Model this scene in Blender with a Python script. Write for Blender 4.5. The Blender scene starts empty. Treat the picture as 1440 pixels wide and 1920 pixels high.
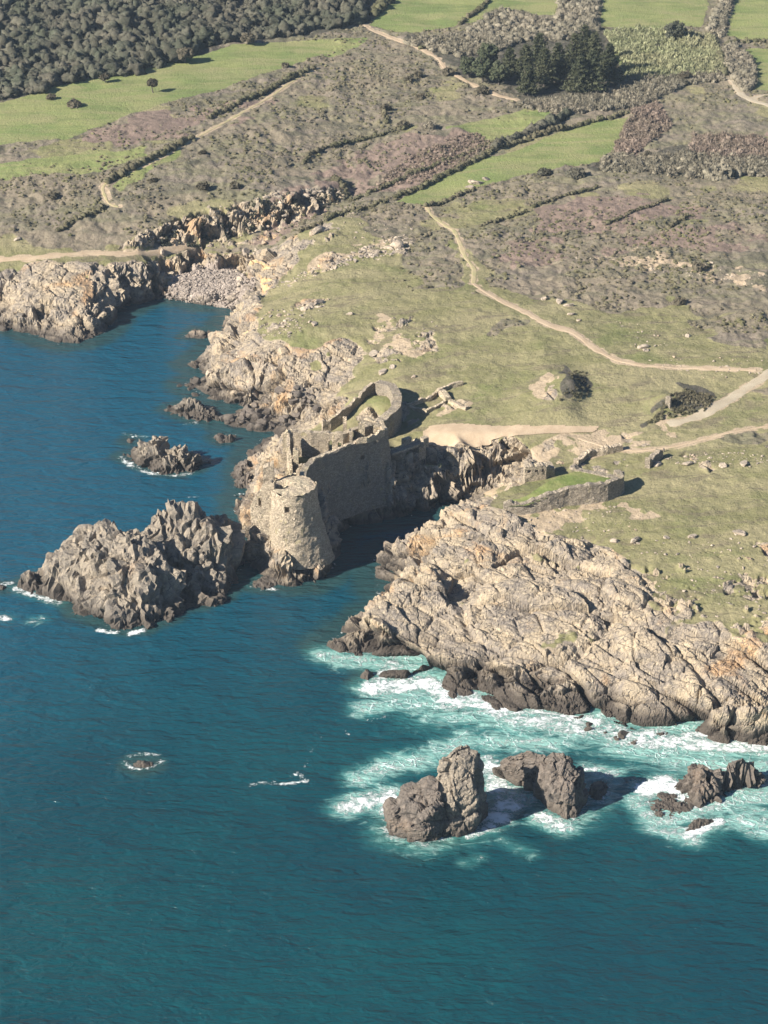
import bpy, math, random
import numpy as np
from mathutils import Vector
from mathutils.geometry import delaunay_2d_cdt
R = math.radians
S = bpy.context.scene
# ---------------------------------------------------------------- camera, world, sun, exposure
CAM_H, PITCH, HALF = 255.0, 27.0, 13.0
cam = bpy.data.cameras.new('camera'); cam_o = bpy.data.objects.new('camera', cam); S.collection.objects.link(cam_o)
cam.sensor_fit = 'VERTICAL'; cam.angle = R(2*HALF); cam.clip_start = 1; cam.clip_end = 9000
cam_o.location = (0, 0, CAM_H); cam_o.rotation_euler = (R(90-PITCH), 0, 0)
S.camera = cam_o
SUN_EL = 31.0
SUN_DIR = Vector((-0.88, -0.47, 0)).normalized()          # horizontal direction towards the sun
w = bpy.data.worlds.new('World'); S.world = w; w.use_nodes = True
nt = w.node_tree; nt.nodes.clear()
sky = nt.nodes.new('ShaderNodeTexSky'); sky.sky_type = 'NISHITA'; sky.sun_disc = False
sky.sun_elevation = R(SUN_EL); sky.sun_rotation = math.atan2(SUN_DIR.x, SUN_DIR.y)
sky.air_density = 1.0; sky.dust_density = 0.2; sky.ozone_density = 6.0
bg = nt.nodes.new('ShaderNodeBackground'); bg.inputs[1].default_value = 0.05
wo = nt.nodes.new('ShaderNodeOutputWorld')
nt.links.new(sky.outputs[0], bg.inputs[0]); nt.links.new(bg.outputs[0], wo.inputs[0])
sl = bpy.data.lights.new('sun', 'SUN'); sl.energy = 5.0; sl.angle = R(0.5); sl.color = (1.0, 0.93, 0.82)
so = bpy.data.objects.new('sun', sl); S.collection.objects.link(so)
sd = Vector((SUN_DIR.x*math.cos(R(SUN_EL)), SUN_DIR.y*math.cos(R(SUN_EL)), math.sin(R(SUN_EL))))
so.rotation_euler = sd.to_track_quat('Z', 'Y').to_euler(); so.location = sd*500
S.view_settings.view_transform = 'Standard'; S.view_settings.look = 'None'
S.view_settings.exposure = 1.25; S.view_settings.gamma = 1.0
S.cycles.volume_bounces = 0; S.cycles.max_bounces = 6

# ---------------------------------------------------------------- helpers
F = 960/math.tan(R(HALF)); CP, SP = math.cos(R(PITCH)), math.sin(R(PITCH))
def ray(px, py):
    a = (px-720)/F; b = (960-py)/F
    return a, CP+b*SP, -SP+b*CP
def at(px, py, z=0.0):
    """the point of the world at height z that stands at photo position px, py"""
    dx, dy, dz = ray(px, py); t = (z-CAM_H)/dz
    return (dx*t, dy*t, z)
def link(o): S.collection.objects.link(o); return o
def tag(o, label=None, cat=None, group=None, kind=None):
    if label: o['label'] = label
    if cat: o['category'] = cat
    if group: o['group'] = group
    if kind: o['kind'] = kind
    return o
def empty(name, loc=(0, 0, 0), rz=0.0):
    o = bpy.data.objects.new(name, None); o.location = loc; o.rotation_euler = (0, 0, rz); o.empty_display_size = 1
    return link(o)
def mesh_obj(name, V, Fc, mat, parent=None, smooth=False, attrs=None, colors=None):
    """numpy vertices and faces (all with the same corner count, or a python list) -> one object"""
    me = bpy.data.meshes.new(name)
    V = np.asarray(V, dtype=np.float32)
    if isinstance(Fc, np.ndarray):
        n, k = Fc.shape
        me.vertices.add(len(V)); me.vertices.foreach_set('co', V.ravel())
        me.loops.add(n*k); me.loops.foreach_set('vertex_index', Fc.astype(np.int32).ravel())
        me.polygons.add(n); me.polygons.foreach_set('loop_start', np.arange(0, n*k, k, dtype=np.int32))
        me.polygons.foreach_set('loop_total', np.full(n, k, dtype=np.int32))
        me.update(calc_edges=True); me.validate()
    else:
        me.from_pydata([tuple(map(float, v)) for v in V], [], Fc); me.update()
    me.polygons.foreach_set('use_smooth', np.full(len(me.polygons), bool(smooth)))
    for nm, a in (attrs or {}).items():
        at_ = me.attributes.new(nm, 'FLOAT', 'POINT'); at_.data.foreach_set('value', np.asarray(a, dtype=np.float32))
    for nm, a in (colors or {}).items():
        at_ = me.attributes.new(nm, 'FLOAT_COLOR', 'POINT'); at_.data.foreach_set('color', np.asarray(a, dtype=np.float32).ravel())
    if mat is not None: me.materials.append(mat)
    o = bpy.data.objects.new(name, me); link(o)
    if parent is not None: o.parent = parent
    return o

# ---- noise in numpy
def _h(ix, iy, iz, s):
    n = (ix.astype(np.int64)*374761393 + iy.astype(np.int64)*668265263 + iz.astype(np.int64)*2147483647 + s*974634777) & 0xffffffff
    n = ((n ^ (n >> 13))*1274126177) & 0xffffffff
    n = ((n ^ (n >> 16))*2246822519) & 0xffffffff
    return (n ^ (n >> 15)) & 0xffffffff
def _r(n): return (n & 0xffff).astype(np.float32)/65535.0
def vnoise(x, y, z=None, s=0):
    """smooth value noise, about -1..1"""
    if z is None: z = np.zeros_like(x)
    xi, yi, zi = np.floor(x), np.floor(y), np.floor(z)
    fx, fy, fz = x-xi, y-yi, z-zi
    fx, fy, fz = [f*f*f*(f*(f*6-15)+10) for f in (fx, fy, fz)]
    out = 0
    for a in (0, 1):
        for b in (0, 1):
            for c in ((0, 1) if np.any(fz > 0) else (0,)):
                wgt = (fx if a else 1-fx)*(fy if b else 1-fy)*(fz if c else 1-fz)
                out = out + wgt*_r(_h(xi+a, yi+b, zi+c, s))
    return out*2-1
def fbm(x, y, z=None, sc=1.0, octv=4, s=0, gain=0.5):
    o = 0; a = 1.0; t = 0
    for k in range(octv):
        q = 2.0**k/sc
        o = o + a*vnoise(x*q+k*17.3, y*q-k*9.1, None if z is None else z*q+k*5.7, s+k); t += a; a *= gain
    return o/t
def cells(P, s=0, jit=0.9):
    """worley cells in 3D: F1, F2, vector to the nearest seed, 3 random values of that cell"""
    I = np.floor(P); f1 = np.full(len(P), 9.0, np.float32); f2 = f1.copy()
    vec = np.zeros((len(P), 3), np.float32); idn = np.zeros(len(P), np.int64)
    for a in (-1, 0, 1):
        for b in (-1, 0, 1):
            for c in (-1, 0, 1):
                J = I+np.array([a, b, c]); n = _h(J[:, 0], J[:, 1], J[:, 2], s)
                n2 = _h(J[:, 1], J[:, 2], J[:, 0], s+77)
                C = J+0.5+jit*(np.stack([_r(n), _r(n >> 16), _r(n2)], 1)-0.5)
                D = (P-C).astype(np.float32); d = np.sqrt((D*D).sum(1))
                m = d < f1
                f2 = np.where(m, f1, np.minimum(f2, d)); f1 = np.where(m, d, f1)
                vec[m] = D[m]; idn[m] = n2[m]
    rr = np.stack([_r(idn >> 3), _r(idn >> 9), _r((idn >> 15)*7919 & 0xffffffff)], 1)*2-1
    return f1, f2, vec, rr
def rotm(ax, ay, az):
    cx, sx, cy, sy, cz, sz = math.cos(ax), math.sin(ax), math.cos(ay), math.sin(ay), math.cos(az), math.sin(az)
    return (np.array([[1, 0, 0], [0, cx, -sx], [0, sx, cx]])@np.array([[cy, 0, sy], [0, 1, 0], [-sy, 0, cy]])@np.array([[cz, -sz, 0], [sz, cz, 0], [0, 0, 1]])).astype(np.float32)
def rocky(P, big=7.0, amp=1.0, rot=(0.35, 0.5, 0.6), asp=(1.1, 0.75, 0.9), s=0, levels=3, warp=0.10, ck=1.0, gain=0.44):
    """blocky jointed-rock displacement: every cell is a tilted block, with cracks between blocks"""
    M = rotm(*rot); P = P.astype(np.float32); out = np.zeros(len(P), np.float32); sc = big; a = amp
    for k in range(levels):
        wv = np.stack([fbm(P[:, 0], P[:, 1], P[:, 2], sc*1.3, 2, s+31*k+j) for j in range(3)], 1)*warp*sc
        Q = ((P+wv)@M.T)/(sc*np.array(asp, np.float32))
        f1, f2, v, rr = cells(Q, s+k*11)
        crack = np.exp(-((f2-f1)/0.075)**2)
        t = a if k == 0 else a*(.35+.9*sstep(-.4, .3, fbm(P[:, 0], P[:, 1], P[:, 2], sc*5, 2, s+50+k)))
        out += t*(0.75*rr[:, 0] + 2.1*(v*rr[:, [1, 2, 0]]).sum(1) - ck*(1.1 if k == 0 else 0.7)*crack)
        sc *= 0.42; a *= gain
    return out

# ---- triangulated control surface
def dens(pts, step, closed=False):
    out = []; n = len(pts)
    for i in range(n if closed else n-1):
        a = np.array(pts[i]); b = np.array(pts[(i+1) % n]); m = max(1, int(np.hypot(*(b-a)[:2])/step))
        for k in range(m): out.append(tuple(a+(b-a)*k/m))
    if not closed: out.append(tuple(pts[-1]))
    return out
def tin(poly, lines, points):
    """constrained Delaunay over a closed 3D outline, inner 3D lines and points"""
    V, Z, E = [], [], []
    def put(p): V.append(Vector((p[0], p[1]))); Z.append(p[2]); return len(V)-1
    ids = [put(p) for p in poly]; E += [(ids[i], ids[(i+1) % len(ids)]) for i in range(len(ids))]
    for ln in lines:
        q = [put(p) for p in ln]; E += list(zip(q[:-1], q[1:]))
    for p in points: put(p)
    v2, e2, f2, ov, oe, of = delaunay_2d_cdt(V, E, [], 0, 0.02)
    z2 = []
    for k, src in enumerate(ov):
        z2.append(np.mean([Z[i] for i in src]) if len(src) else None)
    for k, z in enumerate(z2):
        if z is None:
            d = [((v2[k]-V[i]).length, Z[i]) for i in range(len(V))]; d.sort(); z2[k] = (d[0][1]+d[1][1])/2
    A = np.array([(p.x, p.y, z) for p, z in zip(v2, z2)])
    T = [t for t in f2 if len(t) == 3]
    return A, np.array(T)
def raster_tin(A, T, X, Y):
    """height of the TIN at grid points (2-D arrays); nan outside"""
    Hh = np.full(X.shape, np.nan, np.float32); ym = Y[:, 0]
    for t in T:
        p = A[t]; y0, y1 = p[:, 1].min(), p[:, 1].max()
        r0 = np.searchsorted(ym, y0)-1; r1 = np.searchsorted(ym, y1)+1; r0 = max(r0, 0)
        if r1 <= r0: continue
        xs, ys = X[r0:r1], Y[r0:r1]
        if xs.size == 0: continue
        cm = (xs.max(0) >= p[:, 0].min()) & (xs.min(0) <= p[:, 0].max()); c = np.nonzero(cm)[0]
        if len(c) == 0: continue
        c0, c1 = c[0], c[-1]+1; xs = xs[:, c0:c1]; ys = ys[:, c0:c1]
        d = (p[1, 1]-p[2, 1])*(p[0, 0]-p[2, 0])+(p[2, 0]-p[1, 0])*(p[0, 1]-p[2, 1])
        if abs(d) < 1e-9: continue
        l0 = ((p[1, 1]-p[2, 1])*(xs-p[2, 0])+(p[2, 0]-p[1, 0])*(ys-p[2, 1]))/d
        l1 = ((p[2, 1]-p[0, 1])*(xs-p[2, 0])+(p[0, 0]-p[2, 0])*(ys-p[2, 1]))/d
        l2 = 1-l0-l1; m = (l0 >= -1e-5) & (l1 >= -1e-5) & (l2 >= -1e-5)
        sub = Hh[r0:r1, c0:c1]; sub[m] = (l0*p[0, 2]+l1*p[1, 2]+l2*p[2, 2])[m]
    return Hh
def pip(poly, x, y):
    """points in polygon"""
    P = np.asarray([p[:2] for p in poly], dtype=np.float64); ins = np.zeros(x.shape, bool)
    m = (x >= P[:, 0].min()) & (x <= P[:, 0].max()) & (y >= P[:, 1].min()) & (y <= P[:, 1].max())
    xs, ys = x[m], y[m]; r = np.zeros(xs.shape, bool); n = len(P)
    for i in range(n):
        x0, y0 = P[i]; x1, y1 = P[(i+1) % n]
        if y0 == y1: continue
        c = ((ys < y0) != (ys < y1)) & (xs < (x1-x0)*(ys-y0)/(y1-y0)+x0); r ^= c
    ins[m] = r; return ins
def seg_dist(poly, x, y, closed=True):
    d = np.full(x.shape, 1e9, np.float32); P = [p[:2] for p in poly]; n = len(P)
    for i in range(n if closed else n-1):
        ax, ay = P[i]; bx, by = P[(i+1) % n]; vx, vy = bx-ax, by-ay; L = vx*vx+vy*vy+1e-9
        t = np.clip(((x-ax)*vx+(y-ay)*vy)/L, 0, 1); d = np.minimum(d, (x-ax-t*vx)**2+(y-ay-t*vy)**2)
    return np.sqrt(d)
def blur(A, n, it=2):
    A = A.astype(np.float32)
    for _ in range(it):
        for ax in (0, 1):
            pad = [(0, 0), (0, 0)]; pad[ax] = (n+1, n)
            C = np.cumsum(np.pad(A, pad, mode='edge').astype(np.float64), axis=ax)
            k = 2*n+1
            A = ((C[k:]-C[:-k]) if ax == 0 else (C[:, k:]-C[:, :-k]))/k
    return A.astype(np.float32)
def sstep(a, b, x): t = np.clip((x-a)/(b-a), 0, 1); return t*t*(3-2*t)
def grid_normals(P):
    du = np.gradient(P, axis=1); dv = np.gradient(P, axis=0); n = np.cross(du, dv)
    return n/(np.linalg.norm(n, axis=2, keepdims=True)+1e-9)
def grid_faces(nr, nc, keep=None):
    i = np.arange(nr*nc).reshape(nr, nc)
    q = np.stack([i[:-1, :-1], i[:-1, 1:], i[1:, 1:], i[1:, :-1]], -1).reshape(-1, 4)
    if keep is not None: q = q[keep.ravel()[q].any(1)]
    return q
def compact(V, Fc, extra=()):
    used = np.zeros(len(V), bool); used[Fc.ravel()] = True; idx = np.cumsum(used)-1
    return V[used], idx[Fc], [e[used] for e in extra]
# ---------------------------------------------------------------- materials
def N(nt, typ, loc=None, **kw):
    n = nt.nodes.new(typ)
    for k, v in kw.items():
        if k.startswith('i_'): n.inputs[int(k[2:])].default_value = v
        else: setattr(n, k, v)
    return n
class Mat:
    """small wrapper for writing node trees"""
    def __init__(s, name, rough=0.9, spec=0.3):
        s.m = bpy.data.materials.new(name); s.m.use_nodes = True; s.t = s.m.node_tree
        s.b = s.t.nodes['Principled BSDF']; s.b.inputs['Roughness'].default_value = rough
        s.b.inputs['Specular IOR Level'].default_value = spec
        s.co = N(s.t, 'ShaderNodeNewGeometry').outputs['Position']
    def l(s, a, b): s.t.links.new(a, b)
    def noise(s, sc, det=4, rough=0.55, dist=0.0, stretch=None, rot=None):
        n = N(s.t, 'ShaderNodeTexNoise'); n.inputs['Scale'].default_value = sc; n.inputs['Detail'].default_value = det
        n.inputs['Roughness'].default_value = rough; n.inputs['Distortion'].default_value = dist
        if stretch:
            mp = N(s.t, 'ShaderNodeMapping'); mp.inputs['Scale'].default_value = stretch
            if rot: mp.inputs['Rotation'].default_value = rot
            s.l(s.co, mp.inputs[0]); s.l(mp.outputs[0], n.inputs['Vector'])
        else: s.l(s.co, n.inputs['Vector'])
        return n.outputs[0]
    def vor(s, sc, feat='DISTANCE_TO_EDGE', stretch=None, rot=None, out=0, warp=None):
        n = N(s.t, 'ShaderNodeTexVoronoi', feature=feat); n.inputs['Scale'].default_value = sc
        src = s.co
        if warp:
            nn = N(s.t, 'ShaderNodeTexNoise'); nn.inputs['Scale'].default_value = warp[0]; s.l(s.co, nn.inputs['Vector'])
            a = N(s.t, 'ShaderNodeVectorMath', operation='MULTIPLY_ADD'); s.l(nn.outputs[1], a.inputs[0])
            a.inputs[1].default_value = (warp[1],)*3; s.l(s.co, a.inputs[2]); src = a.outputs[0]
        if stretch:
            mp = N(s.t, 'ShaderNodeMapping'); mp.inputs['Scale'].default_value = stretch
            if rot: mp.inputs['Rotation'].default_value = rot
            s.l(src, mp.inputs[0]); src = mp.outputs[0]
        s.l(src, n.inputs['Vector']); return n.outputs[out]
    def ramp(s, f, a, b, lo=0.0, hi=1.0, inter='SMOOTHSTEP'):
        n = N(s.t, 'ShaderNodeMapRange', interpolation_type=inter)
        s.put(f, n.inputs[0]); s.put(a, n.inputs[1]); s.put(b, n.inputs[2])
        n.inputs[3].default_value = lo; n.inputs[4].default_value = hi
        return n.outputs[0]
    def put(s, v, sock):
        if isinstance(v, bpy.types.NodeSocket): s.l(v, sock)
        elif isinstance(v, (tuple, list)) and len(v) == 3 and sock.type == 'RGBA': sock.default_value = (*v, 1)
        else: sock.default_value = v
    def math(s, op, a, b=0.0, c=0.0):
        n = N(s.t, 'ShaderNodeMath', operation=op); s.put(a, n.inputs[0]); s.put(b, n.inputs[1])
        if op in ('MULTIPLY_ADD',): s.put(c, n.inputs[2])
        return n.outputs[0]
    def mix(s, f, a, b, blend='MIX'):
        n = N(s.t, 'ShaderNodeMix', data_type='RGBA', blend_type=blend); s.put(f, n.inputs[0]); s.put(a, n.inputs[6]); s.put(b, n.inputs[7])
        return n.outputs[2]
    def attr(s, name, out='Fac'):
        n = N(s.t, 'ShaderNodeAttribute', attribute_name=name); return n.outputs[out]
    def sep(s, v):
        n = N(s.t, 'ShaderNodeSeparateXYZ'); s.l(v, n.inputs[0]); return n.outputs
    def color(s, c): s.put(c, s.b.inputs['Base Color'])
    def bump(s, h, dist=1.0, strength=1.0, prev=None):
        n = N(s.t, 'ShaderNodeBump'); n.inputs['Strength'].default_value = strength; n.inputs['Distance'].default_value = dist
        s.put(h, n.inputs['Height'])
        if prev is not None: s.l(prev, n.inputs['Normal'])
        s.l(n.outputs[0], s.b.inputs['Normal']); return n.outputs[0]

def rock_color(m, cA, cB, cC, tide=True, orange=0.35, tide_h=2.2, south=False):
    """jointed granite: three tones, ochre lichen, black algae where the tide reaches"""
    n1 = m.noise(0.16, 5, 0.6); n2 = m.noise(0.9, 6, 0.65); n3 = m.noise(3.5, 4, 0.7)
    c = m.mix(m.ramp(n1, 0.36, 0.62), cA, cB)
    c = m.mix(m.ramp(n2, 0.45, 0.72), c, cC)
    c = m.mix(m.math('MULTIPLY', m.ramp(m.noise(0.07, 4, 0.6, 0.6), 0.55, 0.68), orange), c, (0.50, 0.27, 0.10))
    v = m.vor(0.22, stretch=(1, 2.6, 0.8), rot=(0.5, 0.4, 0.7), warp=(0.3, 2.6)); v2 = m.vor(1.3, stretch=(1, 2.2, 0.8), rot=(0.5, 0.4, 0.7), warp=(1.1, .6))
    c = m.mix(m.ramp(n3, 0.42, 0.72, 0.0, 0.6), c, (0.16, 0.14, 0.12), 'MIX')
    c = m.mix(m.ramp(m.noise(0.5, 7, 0.72, 0.8, stretch=(1, 2.2, .7), rot=(.4, .3, .6)), 0.52, 0.64, 0.0, 0.55), c, (0.15, 0.13, 0.115))
    gap = m.ramp(m.noise(0.35, 4, 0.6), 0.46, 0.60)
    cr = m.math('MAXIMUM', m.ramp(v, 0.0, 0.035), gap)
    c = m.mix(cr, (0.09, 0.08, 0.07), c)
    if tide:
        z = m.sep(m.co)[2]
        zz = m.math('ADD', z, m.math('MULTIPLY_ADD', m.noise(0.25, 5, 0.6), -4.2, 2.1))
        if south:   # the open southern shore is wetted higher by the swell
            p_ = m.sep(m.co); zz = m.math('SUBTRACT', zz, m.math('MULTIPLY', m.math('MULTIPLY', m.ramp(p_[1], 430, 455, 1, 0), m.ramp(p_[0], -12, 0)), 1.7))
        c = m.mix(m.ramp(zz, tide_h-1.6, tide_h), (0.042, 0.034, 0.028), c)
        c = m.mix(m.ramp(zz, tide_h-.6, tide_h+2.2, 0.35, 1.0), (0.095, 0.08, 0.066), c)
    return c, v, v2, n3
def rock_bump(m, v, v2, n3, k=1.0):
    h = m.math('MULTIPLY', m.ramp(v2, 0, .15), .15)
    h = m.math('ADD', h, m.math('MULTIPLY', m.noise(0.8, 7, 0.6), 0.9))
    return m.bump(h, 0.42*k)
def rock_mat(name, cA, cB, cC, **kw):
    m = Mat(name, 0.92, 0.2); c, v, v2, n3 = rock_color(m, cA, cB, cC, **kw); m.color(c); rock_bump(m, v, v2, n3); return m.m
M_islet = rock_mat('pale_granite', (0.27, 0.225, 0.17), (0.16, 0.14, 0.115), (0.35, 0.29, 0.215), orange=0.15, tide_h=2.6)
M_stack = rock_mat('brown_granite', (0.135, 0.11, 0.09), (0.095, 0.08, 0.068), (0.20, 0.165, 0.135), orange=0.08, tide_h=1.6)
M_pale = rock_mat('pink_granite', (0.44, 0.36, 0.27), (0.34, 0.28, 0.22), (0.50, 0.42, 0.32), orange=0.3, tide_h=2.0)

def ground_material():
    m = Mat('coastal_ground', 0.95, 0.1)
    A = m.sep(m.attr('cover_a', 'Color')); B = m.sep(m.attr('cover_b', 'Color'))     # rock heath earth field / pink lichen pebble scrub
    nA = m.noise(0.05, 6, 0.6); nB = m.noise(0.35, 6, 0.65); nC = m.noise(1.4, 5, 0.7)
    nS = m.noise(0.10, 6, 0.62, 0.8, stretch=(0.45, 1.5, 1.0), rot=(0, 0, -0.25))   # drifts of cover run across the slope
    g = m.mix(m.ramp(nS, 0.35, 0.65), (0.172, 0.163, 0.078), (0.225, 0.203, 0.11))
    g = m.mix(m.ramp(nA, 0.5, 0.68), g, (0.150, 0.158, 0.066))
    g = m.mix(m.ramp(nB, 0.50, 0.75, 0, 0.75), g, (0.31, 0.27, 0.155))
    g = m.mix(m.ramp(m.noise(0.022, 5, 0.6, 1.0, stretch=(.7, 1.6, 1), rot=(0, 0, -.2)), 0.47, 0.60, 0, .75), g, (0.27, 0.235, 0.135))
    g = m.mix(m.ramp(m.noise(0.13, 6, 0.7, 0.6, stretch=(.6, 1.6, 1), rot=(0, 0, -.3)), 0.53, 0.62, 0, .7), g, (0.15, 0.125, 0.085))
    g = m.mix(m.ramp(nC, 0.45, 0.75, 0, 0.6), g, (0.12, 0.12, 0.052))
    h = m.mix(m.ramp(nS, 0.38, 0.62), (0.180, 0.150, 0.118), (0.162, 0.150, 0.092))
    h = m.mix(m.ramp(m.noise(0.03, 5, 0.6, 0.8, stretch=(.6, 1.6, 1), rot=(0, 0, -.25)), 0.46, 0.58, 0, .8), h, (0.20, 0.165, 0.12))
    h = m.mix(m.ramp(m.noise(0.045, 5, 0.65, 1.0, stretch=(.6, 1.8, 1), rot=(0, 0, -.2)), 0.54, 0.62, 0, .75), h, (0.10, 0.095, 0.065))
    h = m.mix(m.ramp(nB, 0.45, 0.66, 0, .5), h, (0.10, 0.093, 0.058))
    h = m.mix(m.ramp(nC, 0.50, 0.75, 0, .7), h, (0.225, 0.19, 0.145))
    f = m.mix(m.ramp(nA, 0.35, 0.65), (0.150, 0.190, 0.066), (0.22, 0.235, 0.092))
    f = m.mix(m.ramp(m.noise(0.11, 5, .65, .5, stretch=(.5, 1.8, 1), rot=(0, 0, -.35)), .46, .62, 0, .6), f, (0.125, 0.15, 0.058))
    f = m.mix(m.ramp(nS, 0.42, 0.66, 0, .8), f, (0.24, 0.225, 0.11)); f = m.mix(m.ramp(nC, .45, .8, 0, .4), f, (0.09, 0.12, 0.035))
    e = m.mix(m.ramp(nB, 0.35, 0.65), (0.34, 0.265, 0.18), (0.41, 0.32, 0.225)); e = m.mix(m.ramp(nC, .5, .8, 0, .5), e, (0.30, 0.23, 0.16))
    p = m.mix(m.ramp(nB, 0.4, 0.65), (0.21, 0.155, 0.125), (0.15, 0.115, 0.09)); p = m.mix(m.ramp(nC, .5, .75), p, (0.23, 0.18, 0.145))
    sc = m.mix(m.ramp(nB, 0.4, 0.65), (0.060, 0.058, 0.042), (0.10, 0.088, 0.07)); sc = m.mix(m.ramp(nC, .5, .75, 0, .8), sc, (0.14, 0.12, 0.10))
    r, v, v2, n3 = rock_color(m, (0.40, 0.32, 0.22), (0.235, 0.20, 0.165), (0.47, 0.385, 0.27), orange=0.5, tide_h=1.9, south=True)
    wob = m.math('MULTIPLY_ADD', nB, 0.5, m.math('MULTIPLY_ADD', nC, 0.35, -0.425))
    def msk(x, a=0.38, b=0.62): return m.ramp(m.math('ADD', x, wob), a, b)
    c = m.mix(msk(A[1]), g, h)
    c = m.mix(msk(B[0]), c, p)
    alpha = m.attr('cover_b', 'Alpha'); c = m.mix(msk(alpha), c, sc)
    fa = m.attr('cover_a', 'Alpha'); c = m.mix(m.ramp(m.math('MULTIPLY_ADD', wob, .3, fa), .4, .6), c, f)
    c = m.mix(m.math('MULTIPLY', msk(A[2], .42, .58), 0.95), c, e)
    lich = m.mix(m.ramp(nC, .3, .7), (0.58, 0.39, 0.18), (0.52, 0.38, 0.24))
    r = m.mix(msk(B[1], .45, .75), r, lich)
    peb = m.mix(m.ramp(m.vor(1.1, 'F1'), .1, .6), (0.46, 0.39, 0.33), (0.30, 0.25, 0.21))
    rm = msk(A[0])
    c = m.mix(rm, c, r); c = m.mix(m.ramp(B[2], .3, .7), c, peb)
    m.color(c)
    hh = m.math('MULTIPLY', m.ramp(v2, 0, .15), .15)
    hh = m.math('ADD', hh, m.math('MULTIPLY', m.noise(0.8, 7, 0.6), 0.9))
    veg = m.math('ADD', m.math('MULTIPLY', m.noise(0.9, 6, 0.7), .9), m.math('MULTIPLY', nC, .5))
    mx = N(m.t, 'ShaderNodeMix', data_type='FLOAT'); m.put(rm, mx.inputs[0]); m.put(veg, mx.inputs[2]); m.put(hh, mx.inputs[3])
    m.bump(mx.outputs[0], 0.5)
    return m.m
M_ground = ground_material()

def sea_material():
    m = Mat('sea_water', 0.12, 0.5); m.b.inputs['IOR'].default_value = 1.33
    fo = m.attr('foam'); ae = m.attr('aerated'); sh = m.attr('shallow')
    n1 = m.noise(0.012, 4, 0.6); n2 = m.noise(0.20, 7, 0.72, 1.6, stretch=(.7, 1.3, 1), rot=(0, 0, .2)); n3 = m.noise(0.06, 5, 0.65, 1.5)
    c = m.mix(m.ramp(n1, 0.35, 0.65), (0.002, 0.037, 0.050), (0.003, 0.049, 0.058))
    yb = m.math('ADD', m.sep(m.co)[1], m.math('MULTIPLY_ADD', m.sep(m.co)[0], -.5, 0.0)); c = m.mix(m.ramp(m.math('MULTIPLY_ADD', n1, 60, yb), 400, 560, 0, .85), c, (0.005, 0.062, 0.104))  # bluer towards the far left: sky reflection put into the base colour
    c = m.mix(m.math('MULTIPLY', m.ramp(m.math('ADD', sh, m.math('MULTIPLY_ADD', n3, .6, -.3)), .3, .8), .85), c, (0.020, 0.050, 0.048))
    a2 = m.ramp(m.math('ADD', ae, m.math('MULTIPLY_ADD', n3, .7, -0.35)), 0.0, 1.05)
    c = m.mix(m.math('MULTIPLY', a2, .62), c, (0.060, 0.235, 0.215))
    a3 = m.ramp(m.math('ADD', ae, m.math('MULTIPLY_ADD', n2, 2.0, -1.0)), 0.36, 1.0)
    c = m.mix(m.math('MULTIPLY', a3, .72), c, (0.30, 0.50, 0.44))
    n4 = m.noise(0.55, 6, 0.7, 1.8)
    f2 = m.math('ADD', fo, m.math('ADD', m.math('MULTIPLY_ADD', n2, 1.9, -0.95), m.math('MULTIPLY_ADD', n4, 2.0, -1.0)))
    fm = m.ramp(f2, 0.56, 0.98)
    lace = m.ramp(m.vor(0.20, stretch=(.8, 1.3, 1), warp=(.3, 7.5)), 0.0, 0.06, 1, 0); lm = m.math('MULTIPLY', lace, m.ramp(m.math('ADD', ae, m.math('MULTIPLY_ADD', n2, 1.6, -.8)), .45, 1.15, 0, .6))
    fm = m.math('MAXIMUM', fm, lm)
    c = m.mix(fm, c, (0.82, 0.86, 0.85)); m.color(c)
    m.put(m.ramp(fm, 0, 1, 0.13, 0.7), m.b.inputs['Roughness'])
    w1 = m.noise(0.16, 3, 0.5, 0.6, stretch=(0.55, 1.5, 1), rot=(0, 0, 0.12)); w2 = m.noise(0.55, 5, 0.6, 0.5, stretch=(0.7, 1.4, 1), rot=(0, 0, -0.2))
    hgt = m.math('ADD', m.math('MULTIPLY', w1, 1.1), m.math('MULTIPLY', w2, 0.55))
    hgt = m.math('ADD', hgt, m.math('MULTIPLY', m.math('MULTIPLY', fm, n4), 0.6))
    m.bump(hgt, 1.2)
    return m.m
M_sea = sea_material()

# ---------------------------------------------------------------- the land: control lines in 3D
def W(lst): return [at(*p) for p in lst]
def off(px, py, z, dx, dy, nz):
    p = at(px, py, z); return (p[0]+dx, p[1]+dy, nz)
C_a = W([(-900, 540), (-400, 590), (-150, 604), (0, 612), (45, 625), (75, 635), (110, 646), (150, 643), (185, 630), (205, 614), (222, 592), (255, 574), (290, 561), (330, 563),
  (380, 572), (425, 577), (442, 588), (425, 602), (410, 625), (400, 645), (375, 668), (352, 682), (385, 700), (345, 720), (390, 745), (430, 757), (475, 768),
  (425, 776), (408, 790), (430, 803), (475, 806), (520, 812), (490, 822), (468, 848), (455, 885), (462, 915), (450, 948), (453, 985), (468, 1022), (455, 1057), (480, 1069), (510, 1086), (545, 1096), (577, 1094), (606, 1082), (628, 1058),
  (634, 1036), (636, 1005), (645, 992), (668, 984), (712, 978), (785, 964), (830, 950), (868, 938)])
C_b = [off(930, 925, 14, -3, 9, 0), off(850, 950, 12, -3, 5, 0), off(800, 985, 11, -3, 4, 0), off(760, 1000, 8, -2.5, 3.5, 0), off(742, 1012, 5, -1.5, 2, 0)]
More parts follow.
